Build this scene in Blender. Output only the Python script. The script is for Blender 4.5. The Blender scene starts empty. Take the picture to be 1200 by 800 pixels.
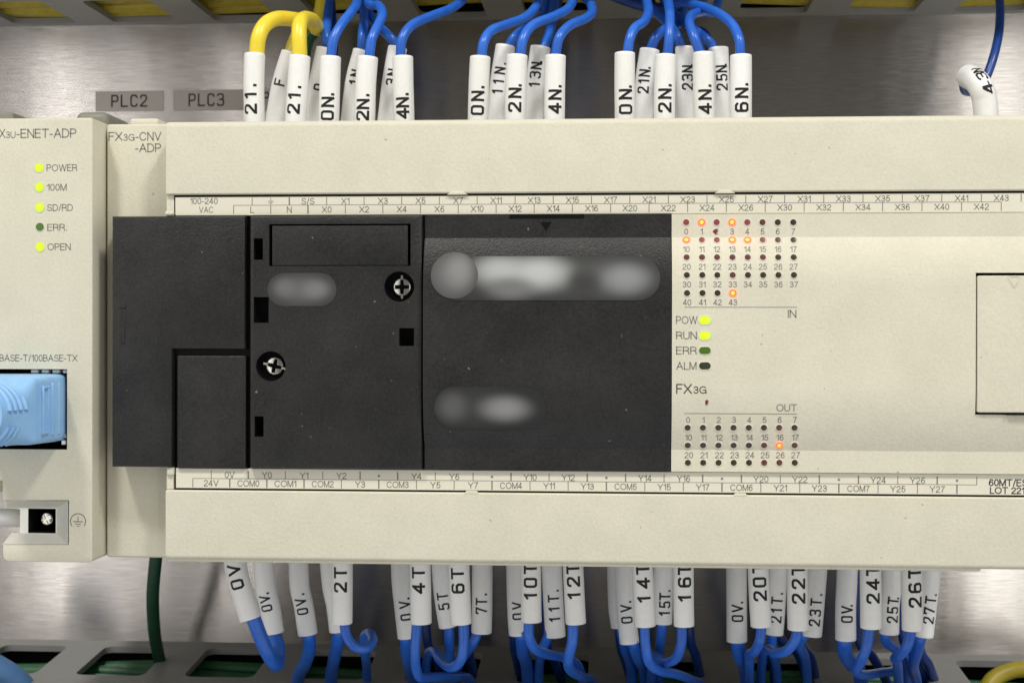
import bpy, bmesh, math, random
from mathutils import Vector, Matrix
from mathutils import geometry as mgeo
random.seed(7)
S = bpy.context.scene
COL = S.collection
MM = 0.001
# ------------------------------------------------------------------ camera
FPX, YAW, PITCH, ROLL = 1733.0, 0.0685, -0.0035, 0.0016
CAM = Vector((73.0, -295.1, 1.1))          # millimetres
CX, CY = 600.0, 400.0


def cam_axes():
    cy, sy = math.cos(YAW), math.sin(YAW)
    cp, sp = math.cos(PITCH), math.sin(PITCH)
    f = Vector((-sy * cp, cy * cp, sp))
    r0 = Vector((cy, sy, 0))
    u0 = r0.cross(f)
    r = math.cos(ROLL) * r0 + math.sin(ROLL) * u0
    u = -math.sin(ROLL) * r0 + math.cos(ROLL) * u0
    return r, u, f


RR, UU, FF = cam_axes()


def at(px, py, y):
    """measure: point (mm) of the plane at depth y that the photograph shows at px, py"""
    d = FF + RR * ((px - CX) / FPX) - UU * ((py - CY) / FPX)
    t = (y - CAM.y) / d.y
    return CAM + d * t


def ax(px, y=0.0, py=390):
    return at(px, py, y).x


def az(py, y=0.0, px=650):
    return at(px, py, y).z


cd = bpy.data.cameras.new('camera')
cam = bpy.data.objects.new('camera', cd)
COL.objects.link(cam)
cam.matrix_world = Matrix(((RR.x, UU.x, -FF.x, CAM.x * MM), (RR.y, UU.y, -FF.y, CAM.y * MM),
                           (RR.z, UU.z, -FF.z, CAM.z * MM), (0, 0, 0, 1)))
cd.sensor_width = 36
cd.lens = FPX / 1200 * 36
cd.clip_start = 0.01
cd.clip_end = 20
cd.dof.use_dof = True
cd.dof.focus_distance = 0.297
cd.dof.aperture_fstop = 40
S.camera = cam
# ------------------------------------------------------------------ world and lamps
W = bpy.data.worlds.new('World')
S.world = W
W.use_nodes = True
bg = W.node_tree.nodes['Background']
bg.inputs[0].default_value = (1.0, 0.97, 0.93, 1)
bg.inputs[1].default_value = 0.15


def area(name, loc, target, sx, sy, power, col):
    l = bpy.data.lights.new(name, 'AREA')
    l.shape = 'RECTANGLE'
    l.size, l.size_y = sx, sy
    l.energy = power
    l.color = col
    o = bpy.data.objects.new(name, l)
    COL.objects.link(o)
    o.location = Vector(loc) * MM
    o.rotation_euler = (Vector(target) - Vector(loc)).to_track_quat('-Z', 'Y').to_euler()
    return o


area('ceiling_lamp_a', (-355, -640, 1130), (40, 0, 0), 0.15, 0.15, 11.0, (1.0, 0.98, 0.93))
area('ceiling_lamp_b', (585, -640, 1000), (60, 0, 0), 0.15, 0.15, 9.0, (1.0, 0.98, 0.94))
area('side_fill_a', (-640, -430, 0), (60, 60, 0), 1.1, 1.6, 3.9, (1.0, 0.985, 0.95))  # added fill in place of the bright room at left
area('side_fill_b', (690, -420, 0), (60, 60, 0), 1.05, 1.6, 3.5, (1.0, 0.985, 0.96))  # added fill in place of the bright room at right
area('streak_strip_a', (-362, -660, 0), (-140, 93, 0), 0.018, 0.9, 0.26, (1.0, 0.98, 0.96))  # this and the next three: strips added to draw streaks in the steel
area('streak_strip_b', (-318, -700, 0), (-130, 93, 0), 0.010, 0.9, 0.08, (1.0, 0.98, 0.96))
area('streak_strip_c', (-252, -780, 0), (-108, 93, 0), 0.018, 0.9, 0.22, (1.0, 0.97, 0.95))
area('streak_strip_d', (385, -740, -40), (95, 93, -40), 0.055, 0.9, 0.42, (1.0, 0.98, 0.93))
area('low_fill', (90, -560, -620), (70, 60, -60), 1.0, 0.6, 1.4, (0.86, 0.91, 1.0))  # added fill from below to brighten the lower marker tubes
S.view_settings.view_transform = 'Standard'
S.view_settings.look = 'None'
S.view_settings.exposure = -0.16
S.view_settings.gamma = 1
S.render.engine = 'CYCLES'
S.cycles.use_denoising = True
S.cycles.max_bounces = 8

# ------------------------------------------------------------------ materials


def new_mat(name, base, rough=0.5, metal=0.0, spec=0.5):
    m = bpy.data.materials.new(name)
    m.use_nodes = True
    p = m.node_tree.nodes['Principled BSDF']
    p.inputs['Base Color'].default_value = (*base, 1)
    p.inputs['Roughness'].default_value = rough
    p.inputs['Metallic'].default_value = metal
    p.inputs['Specular IOR Level'].default_value = spec
    return m, m.node_tree.nodes, m.node_tree.links, p


def mm_coords(N, L, scale=(1, 1, 1)):
    g = N.new('ShaderNodeNewGeometry')
    mp = N.new('ShaderNodeMapping')
    mp.inputs['Scale'].default_value = [1000 * s for s in scale]
    L.new(g.outputs['Position'], mp.inputs['Vector'])
    return mp.outputs['Vector']


def noise(N, L, vec, scale, detail=2, rough=0.5):
    n = N.new('ShaderNodeTexNoise')
    n.inputs['Scale'].default_value = scale
    n.inputs['Detail'].default_value = detail
    n.inputs['Roughness'].default_value = rough
    L.new(vec, n.inputs['Vector'])
    return n.outputs['Fac']


def ramp(N, L, fac, stops):
    r = N.new('ShaderNodeValToRGB')
    e = r.color_ramp.elements
    while len(e) < len(stops):
        e.new(0.5)
    for k, (p, c) in enumerate(stops):
        e[k].position = p
        e[k].color = (*c, 1) if len(c) == 3 else c
    L.new(fac, r.inputs['Fac'])
    return r.outputs['Color']


def bump(N, L, p, h, strength, dist):
    b = N.new('ShaderNodeBump')
    b.inputs['Strength'].default_value = strength
    b.inputs['Distance'].default_value = dist * MM
    L.new(h, b.inputs['Height'])
    L.new(b.outputs['Normal'], p.inputs['Normal'])


def grained(name, c0, c1, rough, bstr, bdist, gscale=2.6, spec=0.5, speck=None):
    m, N, L, p = new_mat(name, c0, rough, 0, spec)
    v = mm_coords(N, L)
    n1 = noise(N, L, v, gscale, 3, 0.6)
    n2 = noise(N, L, v, 0.09, 3, 0.55)
    a = N.new('ShaderNodeMath'); a.operation = 'MULTIPLY_ADD'
    a.inputs[1].default_value = 0.55
    L.new(n1, a.inputs[0])
    b = N.new('ShaderNodeMath'); b.operation = 'MULTIPLY'; b.inputs[1].default_value = 0.45
    L.new(n2, b.inputs[0]); L.new(b.outputs[0], a.inputs[2])
    col = ramp(N, L, a.outputs[0], [(0.3, c0), (0.7, c1)])
    if speck:
        n3 = noise(N, L, v, speck[0], 1, 0.4)
        msk = ramp(N, L, n3, [(speck[1], (0, 0, 0)), (speck[1] + 0.03, (1, 1, 1))])
        mx = N.new('ShaderNodeMix'); mx.data_type = 'RGBA'
        L.new(msk, mx.inputs[0]); L.new(col, mx.inputs[6])
        mx.inputs[7].default_value = (*speck[2], 1)
        col = mx.outputs[2]
    L.new(col, p.inputs['Base Color'])
    bump(N, L, p, n1, bstr, bdist)
    return m


BEIGE = grained('beige_plastic', (0.60, 0.57, 0.45), (0.71, 0.675, 0.54), 0.56, 0.65, 0.10, 1.7, 0.3,
                speck=(0.8, 0.80, (0.42, 0.37, 0.28)))
BLACK = grained('black_grained_plastic', (0.0015, 0.0015, 0.0015), (0.026, 0.025, 0.0235), 0.42, 1.0, 0.13, 2.1, 0.42,
                speck=(0.85, 0.80, (0.16, 0.16, 0.15)))
CREAM = grained('lightened_notch_plastic', (0.80, 0.785, 0.71), (0.86, 0.845, 0.77), 0.5, 0.4, 0.06, 1.7, 0.35)  # case beige lightened to offset the plug's shadow in the notch
STRIP = grained('label_paper', (0.69, 0.655, 0.53), (0.735, 0.70, 0.575), 0.38, 0.1, 0.03, 1.5, 0.45)
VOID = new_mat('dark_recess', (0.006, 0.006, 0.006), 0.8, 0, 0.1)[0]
GROOVE = new_mat('shadow_gap_plastic', (0.03, 0.028, 0.024), 0.8, 0, 0.1)[0]
PRINT = new_mat('grey_print', (0.215, 0.205, 0.18), 0.6, 0, 0.3)[0]
PRINTD = new_mat('dark_print', (0.055, 0.052, 0.048), 0.6, 0, 0.3)[0]
INK = new_mat('black_ink', (0.012, 0.012, 0.014), 0.5, 0, 0.3)[0]
SLEEVE = grained('white_marker_tube', (0.85, 0.85, 0.84), (0.92, 0.92, 0.91), 0.42, 0.12, 0.06, 0.8, 0.45)
def vary(m, lo):
    N, L = m.node_tree.nodes, m.node_tree.links
    p = N['Principled BSDF']
    src = p.inputs['Base Color'].links[0].from_socket
    oi = N.new('ShaderNodeObjectInfo')
    c = ramp(N, L, oi.outputs['Random'], [(0, lo), (1, (1, 1, 1))])
    mx = N.new('ShaderNodeMix'); mx.data_type = 'RGBA'; mx.blend_type = 'MULTIPLY'
    mx.inputs[0].default_value = 1
    L.new(src, mx.inputs[6]); L.new(c, mx.inputs[7])
    L.new(mx.outputs[2], p.inputs['Base Color'])


vary(SLEEVE, (0.93, 0.925, 0.90))
PVC = grained('grey_duct_plastic', (0.235, 0.235, 0.228), (0.275, 0.275, 0.265), 0.5, 0.2, 0.05, 1.6, 0.4)
CLIP = grained('grey_clip_plastic', (0.20, 0.195, 0.16), (0.25, 0.24, 0.20), 0.5, 0.2, 0.05, 1.6, 0.4)


def insulation(name, c, c2, rough=0.33):
    m, N, L, p = new_mat(name, c, rough, 0, 0.5)
    v = mm_coords(N, L)
    n = noise(N, L, v, 0.35, 3, 0.6)
    L.new(ramp(N, L, n, [(0.3, c), (0.7, c2)]), p.inputs['Base Color'])
    bump(N, L, p, n, 0.12, 0.15)
    return m


BLUE = insulation('blue_insulation', (0.020, 0.125, 0.58), (0.030, 0.160, 0.66))
vary(BLUE, (0.80, 0.80, 0.84))
DARKBLUE = insulation('navy_and_shaded_blue', (0.008, 0.040, 0.20), (0.012, 0.055, 0.26))  # own navy of some wires, and shade put into the rear blue strands
YELLOW = insulation('yellow_insulation', (0.83, 0.63, 0.035), (0.88, 0.70, 0.06))
DYELLOW = insulation('dark_yellow_insulation', (0.36, 0.28, 0.018), (0.46, 0.36, 0.03), 0.45)  # darker yellow than the front pair
GREEN = insulation('green_insulation', (0.010, 0.085, 0.030), (0.016, 0.12, 0.042), 0.45)
DKGREEN = insulation('dark_green_insulation', (0.005, 0.042, 0.017), (0.008, 0.058, 0.024), 0.5)
LBLUE = insulation('light_blue_rubber', (0.26, 0.50, 0.82), (0.31, 0.56, 0.86), 0.42)
DLBLUE = insulation('mid_blue_rubber', (0.10, 0.24, 0.50), (0.12, 0.27, 0.55), 0.5)
CLEAR = new_mat('milky_plug_plastic', (0.78, 0.80, 0.80), 0.25, 0, 0.5)[0]
CHROME = new_mat('plated_screw_metal', (0.72, 0.71, 0.64), 0.24, 1.0)[0]
BRASS = new_mat('darker_recess_metal', (0.30, 0.28, 0.19), 0.5, 0.6)[0]  # darker metal than the head, so the cross drive shows
WHITEW = insulation('white_insulation', (0.78, 0.78, 0.78), (0.84, 0.84, 0.83), 0.4)


def steel():
    m, N, L, p = new_mat('brushed_stainless_steel', (0.60, 0.585, 0.565), 0.33, 1.0)
    v = mm_coords(N, L, (0.13, 1, 6.0))
    n1 = noise(N, L, v, 1.0, 3, 0.5)
    v2 = mm_coords(N, L, (0.05, 1, 0.012))
    n2 = noise(N, L, v2, 1.0, 2, 0.5)
    v3 = mm_coords(N, L, (0.3, 1, 2.2))
    n3 = noise(N, L, v3, 1.0, 4, 0.7)
    L.new(ramp(N, L, n1, [(0.25, (0.37, 0.345, 0.325)), (0.75, (0.55, 0.522, 0.495))]), p.inputs['Base Color'])
    L.new(ramp(N, L, n3, [(0.2, (0.16,) * 3), (0.8, (0.25,) * 3)]), p.inputs['Roughness'])
    p.inputs['Anisotropic'].default_value = 0.995
    p.inputs['Anisotropic Rotation'].default_value = 0.25
    t = N.new('ShaderNodeTangent')
    t.direction_type = 'RADIAL'; t.axis = 'Z'
    L.new(t.outputs[0], p.inputs['Tangent'])
    b = N.new('ShaderNodeBump')
    b.inputs['Strength'].default_value = 0.6
    b.inputs['Distance'].default_value = 0.011 * MM
    L.new(n1, b.inputs['Height'])
    b2 = N.new('ShaderNodeBump')
    b2.inputs['Strength'].default_value = 1.0
    b2.inputs['Distance'].default_value = 0.09 * MM
    L.new(n2, b2.inputs['Height'])
    L.new(b.outputs['Normal'], b2.inputs['Normal'])
    L.new(b2.outputs['Normal'], p.inputs['Normal'])
    return m


STEEL = steel()
TAPE = new_mat('grey_label_tape', (0.30, 0.278, 0.25), 0.32, 0.85, 0.4)[0]


def lamp_mat(name, base, emit=None, strength=0):
    m, N, L, p = new_mat(name, base, 0.3)
    if emit:
        p.inputs['Emission Color'].default_value = (*emit, 1)
        p.inputs['Emission Strength'].default_value = strength
    return m


RED_DARK = lamp_mat('unlit_lens_brown', (0.045, 0.030, 0.022))
RED_MID = lamp_mat('unlit_lens_bleed_maroon', (0.12, 0.042, 0.036))  # light bled from lit neighbours is put into this lens colour
RED_PINK = lamp_mat('unlit_lens_bleed_red', (0.26, 0.06, 0.06))  # brighter red: bleed and glare painted into an unlit lens
OLIVE = lamp_mat('unlit_lens_olive', (0.040, 0.042, 0.026))
GREEN_DIM = lamp_mat('unlit_lens_green', (0.07, 0.16, 0.015))
LIT_CORE = lamp_mat('lit_orange_core', (0.5, 0.3, 0.05), (1.0, 0.60, 0.05), 1.15)
LIT_RIM = lamp_mat('lit_orange_rim', (0.5, 0.1, 0.05), (1.0, 0.12, 0.025), 1.0)
LIT_HALO = lamp_mat('halo_glow_collar', (0.6, 0.35, 0.25), (1.0, 0.22, 0.10), 0.42)  # lens halo put into the collar as emission; the collar is no lamp
LITG_CORE = lamp_mat('lit_green_core', (0.3, 0.45, 0.02), (0.70, 1.0, 0.0), 1.1)
LITG_RIM = lamp_mat('lit_green_rim', (0.3, 0.5, 0.05), (0.50, 0.85, 0.01), 0.75)

# ------------------------------------------------------------------ object helpers


def thing(name, label, cat, loc, group=None):
    o = bpy.data.objects.new(name, None)
    COL.objects.link(o)
    o.empty_display_size = 0.005
    o.location = Vector(loc) * MM
    o['label'] = label
    o['category'] = cat
    if group:
        o['group'] = group
    return o


def tag(o, label, cat, group=None):
    o['label'] = label
    o['category'] = cat
    if group:
        o['group'] = group
    return o


def world_of(o):
    m = o.matrix_parent_inverse @ Matrix.LocRotScale(o.location, o.rotation_euler, o.scale)
    return world_of(o.parent) @ m if o.parent else Matrix.LocRotScale(o.location, o.rotation_euler, o.scale)


def link(name, mesh, parent=None, loc=(0, 0, 0), rot=None):
    o = bpy.data.objects.new(name, mesh)
    COL.objects.link(o)
    o.location = Vector(loc) * MM
    if rot:
        o.rotation_euler = rot
    if parent:
        o.parent = parent
        o.matrix_parent_inverse = world_of(parent).inverted()
    return o


def finish(bm, name, mats, sharp=38, smooth=True, scaled=True):
    if scaled:
        bmesh.ops.scale(bm, vec=(MM, MM, MM), verts=bm.verts)
    me = bpy.data.meshes.new(name)
    bm.to_mesh(me)
    bm.free()
    for m in (mats if isinstance(mats, (list, tuple)) else [mats]):
        me.materials.append(m)
    if smooth:
        me.shade_smooth()
        me.set_sharp_from_angle(angle=math.radians(sharp))
    return me


def obj(name, bm, mats, parent=None, sharp=38, smooth=True, loc=(0, 0, 0)):
    return link(name, finish(bm, name, mats, sharp, smooth), parent, loc)


def add_box(bm, x0, x1, y0, y1, z0, z1, bev=0, seg=2, mi=0):
    r = bmesh.ops.create_cube(bm, size=1)
    vs = r['verts']
    for v in vs:
        v.co = ((x0 + x1) / 2 + v.co.x * (x1 - x0), (y0 + y1) / 2 + v.co.y * (y1 - y0), (z0 + z1) / 2 + v.co.z * (z1 - z0))
    fs = list({f for v in vs for f in v.link_faces})
    if bev:
        es = list({e for v in vs for e in v.link_edges})
        q = bmesh.ops.bevel(bm, geom=es, offset=bev, segments=seg, profile=0.5, affect='EDGES')
        fs = list(set(q['faces']) | {f for f in fs if f.is_valid})
    for f in fs:
        f.material_index = mi
    return bm


def box(x0, x1, y0, y1, z0, z1, bev=0, seg=2):
    return add_box(bmesh.new(), x0, x1, y0, y1, z0, z1, bev, seg)


def add_prism(bm, prof, x0, x1, bev=0, ends_bev=True):
    """profile of (y, z) swept along x"""
    a = [bm.verts.new((x0, y, z)) for y, z in prof]
    b = [bm.verts.new((x1, y, z)) for y, z in prof]
    n = len(prof)
    new = [bm.faces.new(a), bm.faces.new(b[::-1])]
    for i in range(n):
        new.append(bm.faces.new((a[i], b[i], b[(i + 1) % n], a[(i + 1) % n])))
    bmesh.ops.recalc_face_normals(bm, faces=new)
    if bev:
        es = list(new[0].edges) + list(new[1].edges)
        bmesh.ops.bevel(bm, geom=es, offset=bev, segments=2, profile=0.5, affect='EDGES')
    return bm


def circle_pts(cx, cz, r, n=28):
    return [(cx + r * math.cos(2 * math.pi * i / n), cz + r * math.sin(2 * math.pi * i / n)) for i in range(n)]


def rect_pts(x0, x1, z0, z1):
    return [(x0, z0), (x1, z0), (x1, z1), (x0, z1)]


def round_rect(x0, x1, z0, z1, r, n=5):
    out = []
    for cx, cz, a0 in ((x1 - r, z1 - r, 0), (x0 + r, z1 - r, 90), (x0 + r, z0 + r, 180), (x1 - r, z0 + r, 270)):
        for k in range(n + 1):
            a = math.radians(a0 + 90 * k / n)
            out.append((cx + r * math.cos(a), cz + r * math.sin(a)))
    return out


def area2(p):
    return sum(p[i][0] * p[(i + 1) % len(p)][1] - p[(i + 1) % len(p)][0] * p[i][1] for i in range(len(p))) / 2


def inset_poly(p, d):
    if area2(p) < 0:
        p = p[::-1]
    n = len(p)
    out = []
    for i in range(n):
        a, b, c = Vector(p[i - 1]), Vector(p[i]), Vector(p[(i + 1) % n])
        e1, e2 = (b - a).normalized(), (c - b).normalized()
        n1, n2 = Vector((-e1.y, e1.x)), Vector((-e2.y, e2.x))
        k = (n1 + n2)
        k = k / max(0.3, k.dot(n1)) if k.length > 1e-6 else n1
        out.append(tuple(b + k * d))
    return out


def inside(p, poly):
    r = False
    for i in range(len(poly)):
        a, b = poly[i - 1], poly[i]
        if (a.y > p.y) != (b.y > p.y) and p.x < (b.x - a.x) * (p.y - a.y) / (b.y - a.y) + a.x:
            r = not r
    return r


def add_plate(bm, outline, holes, y0, y1, cham=0.0, back=True, mi=0, hole_depth=None, hole_mi=None):
    """a plate facing -y with real holes; front edge chamfered"""
    if area2(outline) < 0:
        outline = outline[::-1]
    new = []
    fl = inset_poly(outline, cham) if cham else outline
    loops = []
    v_out = [bm.verts.new((x, y0, z)) for x, z in fl]
    loops.append(v_out)
    for h in holes:
        loops.append([bm.verts.new((x, y0, z)) for x, z in h])
    flat = [v for lp in loops for v in lp]
    polys = [[Vector((v.co.x, v.co.z)) for v in lp] for lp in loops]
    ed, k0 = [], 0
    for lp in loops:
        ed += [(k0 + i, k0 + (i + 1) % len(lp)) for i in range(len(lp))]
        k0 += len(lp)
    co2, _, tris, orig, _, _ = mgeo.delaunay_2d_cdt([Vector((v.co.x, v.co.z)) for v in flat], ed, [], 0, 1e-5)
    front = []
    for t in tris:
        c = sum((co2[i] for i in t), Vector((0, 0))) / len(t)
        if inside(c, polys[0]) and not any(inside(c, h) for h in polys[1:]):
            front.append(bm.faces.new([flat[orig[i][0]] for i in t]))
    new += front
    prev = v_out
    if cham:
        for k in (1, 2):
            ins = inset_poly(outline, cham * (0.29 if k == 1 else 0)) if k == 1 else outline
            yy = y0 + cham * (0.29 if k == 1 else 1.0)
            nx = [bm.verts.new((x, yy, z)) for x, z in ins]
            for i in range(len(nx)):
                j = (i + 1) % len(nx)
                new.append(bm.faces.new((prev[i], prev[j], nx[j], nx[i])))
            prev = nx
    nx = [bm.verts.new((x, y1, z)) for x, z in outline]
    for i in range(len(nx)):
        j = (i + 1) % len(nx)
        new.append(bm.faces.new((prev[i], prev[j], nx[j], nx[i])))
    if back and not holes:
        new.append(bm.faces.new(nx))
    hd = y1 if hole_depth is None else hole_depth
    hole_faces = []
    for lp in loops[1:]:
        bk = [bm.verts.new((v.co.x, hd, v.co.z)) for v in lp]
        for i in range(len(lp)):
            j = (i + 1) % len(lp)
            hole_faces.append(bm.faces.new((lp[j], lp[i], bk[i], bk[j])))
        hole_faces.append(bm.faces.new(bk))
    for f in new:
        f.material_index = mi
    for f in hole_faces:
        f.material_index = mi if hole_mi is None else hole_mi
    bmesh.ops.recalc_face_normals(bm, faces=new + hole_faces)
    # front must look to -y
    for f in front:
        if f.normal.y > 0:
            bmesh.ops.reverse_faces(bm, faces=new + hole_faces)
            break
    return bm


def plate(*a, **k):
    return add_plate(bmesh.new(), *a, **k)


def catmull(pts, n=8):
    P = [Vector(p) for p in pts]
    if len(P) == 2:
        return [P[0].lerp(P[1], k / n) for k in range(n + 1)]
    P = [2 * P[0] - P[1]] + P + [2 * P[-1] - P[-2]]
    out = []
    for i in range(1, len(P) - 2):
        a, b, c, d = P[i - 1:i + 3]
        for k in range(n):
            t = k / n
            out.append(0.5 * ((2 * b) + (c - a) * t + (2 * a - 5 * b + 4 * c - d) * t * t + (3 * b - a - 3 * c + d) * t ** 3))
    out.append(P[-2])
    return out


def frames(path):
    T = []
    for i in range(len(path)):
        a = path[max(0, i - 1)]
        b = path[min(len(path) - 1, i + 1)]
        T.append((b - a).normalized())
    f0 = Vector((0, -1, 0))
    if abs(T[0].dot(f0)) > 0.9:
        f0 = Vector((0, 0, 1))
    nrm = (f0 - T[0] * T[0].dot(f0)).normalized()
    out = [(T[0], nrm, T[0].cross(nrm))]
    for i in range(1, len(path)):
        nrm = (nrm - T[i] * T[i].dot(nrm)).normalized()
        out.append((T[i], nrm, T[i].cross(nrm)))
    return out


def add_tube(bm, path, rad, sides=14, caps=True, mi=0):
    """rad: number or list"""
    fr = frames(path)
    rings = []
    for i, p in enumerate(path):
        r = rad[i] if isinstance(rad, (list, tuple)) else rad
        t, n, b = fr[i]
        rings.append([bm.verts.new(p + n * (r * math.cos(2 * math.pi * k / sides)) + b * (r * math.sin(2 * math.pi * k / sides))) for k in range(sides)])
    fs = []
    for i in range(len(rings) - 1):
        for k in range(sides):
            fs.append(bm.faces.new((rings[i][k], rings[i][(k + 1) % sides], rings[i + 1][(k + 1) % sides], rings[i + 1][k])))
    if caps:
        fs.append(bm.faces.new(rings[0][::-1]))
        fs.append(bm.faces.new(rings[-1]))
    for f in fs:
        f.material_index = mi
    return bm


# ------------------------------------------------------------------ stroke lettering for the marker tubes
G = {
    '0': [[(.12, .15), (.12, .85), (.24, 1), (.76, 1), (.88, .85), (.88, .15), (.76, 0), (.24, 0), (.12, .15)]],
    '1': [[(.25, .78), (.55, 1), (.55, 0)]],
    '2': [[(.12, .78), (.16, .92), (.3, 1), (.7, 1), (.86, .9), (.88, .72), (.8, .55), (.12, .06), (.12, 0), (.92, 0)]],
    '3': [[(.12, .9), (.26, 1), (.74, 1), (.86, .88), (.86, .64), (.74, .53), (.4, .53)], [(.74, .53), (.9, .4), (.9, .14), (.76, 0), (.24, 0), (.1, .12)]],
    '4': [[(.68, 0), (.68, 1), (.08, .28), (.95, .28)]],
    '5': [[(.86, 1), (.2, 1), (.16, .55), (.7, .6), (.88, .45), (.88, .15), (.74, 0), (.26, 0), (.1, .12)]],
    '6': [[(.84, .9), (.7, 1), (.28, 1), (.12, .86), (.12, .14), (.26, 0), (.74, 0), (.88, .14), (.88, .42), (.74, .56), (.26, .56), (.12, .42)]],
    '7': [[(.1, .84), (.1, 1), (.9, 1), (.42, 0)]],
    'N': [[(.1, 0), (.1, 1), (.9, 0), (.9, 1)]],
    'T': [[(.05, 1), (.95, 1)], [(.5, 1), (.5, 0)]],
    'V': [[(.05, 1), (.5, 0), (.95, 1)]],
    'F': [[(.12, 0), (.12, 1), (.9, 1)], [(.12, .52), (.75, .52)]],
    'P': [[(.1, 0), (.1, 1), (.7, 1), (.88, .86), (.88, .6), (.7, .46), (.1, .46)]],
    'L': [[(.1, 1), (.1, 0), (.88, 0)]],
    'C': [[(.9, .82), (.74, 1), (.26, 1), (.1, .84), (.1, .16), (.26, 0), (.74, 0), (.9, .18)]],
    '.': [[(.1, .0), (.1, .10)]],
}


def glyph_strips(ch, w, h, th, step):
    """quads in the glyph's own plane, origin at its centre"""
    quads = []
    pieces = []
    for line in G[ch]:
        pts = [Vector(((x - .5) * w, (y - .5) * h)) for x, y in line]
        cur = [pts[0]]
        for i in range(1, len(pts)):
            cur.append(pts[i])
            if i < len(pts) - 1 and (pts[i] - pts[i - 1]).angle(pts[i + 1] - pts[i], 0) > math.radians(80):
                pieces.append(cur)
                cur = [pts[i]]
        pieces.append(cur)
    for pts in pieces:
        closed = (pts[0] - pts[-1]).length < 1e-6
        n = len(pts)
        dirs = [(pts[i + 1] - pts[i]).normalized() for i in range(n - 1)]
        L, Rr = [], []
        for i in range(n):
            if closed and i in (0, n - 1):
                d0, d1 = dirs[-1], dirs[0]
            else:
                d0, d1 = dirs[max(0, i - 1)], dirs[min(n - 2, i)]
            n0, n1 = Vector((-d0.y, d0.x)), Vector((-d1.y, d1.x))
            k = n0 + n1
            k = k / max(0.45, k.dot(n0))
            ext = Vector((0, 0))
            if not closed and i == 0:
                ext = -d0 * th * .45
            if not closed and i == n - 1:
                ext = d1 * th * .45
            L.append(pts[i] + ext + k * th / 2)
            Rr.append(pts[i] + ext - k * th / 2)
        for i in range(n - 1):
            m = max(1, int((pts[i + 1] - pts[i]).length / step))
            for q in range(m):
                a, b = q / m, (q + 1) / m
                quads.append((L[i].lerp(L[i + 1], a), Rr[i].lerp(Rr[i + 1], a), Rr[i].lerp(Rr[i + 1], b), L[i].lerp(L[i + 1], b)))
    return quads


# ------------------------------------------------------------------ printed type (built-in font turned into flat meshes)
_type_jobs = []


def type_job(text, px, py, cap, y, align='c', width=None, dest=None, surf=None, rot=0):
    """px,py: centre (or left / right end) of the capitals, cap: their height, all measured in the photograph"""
    _type_jobs.append((text, px, py, cap, y, align, width, dest, surf))


def arc(cx, cy, rx, ry, a0, a1, n=10):
    return [(cx + rx * math.cos(math.radians(a0 + (a1 - a0) * k / n)), cy + ry * math.sin(math.radians(a0 + (a1 - a0) * k / n))) for k in range(n + 1)]


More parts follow.
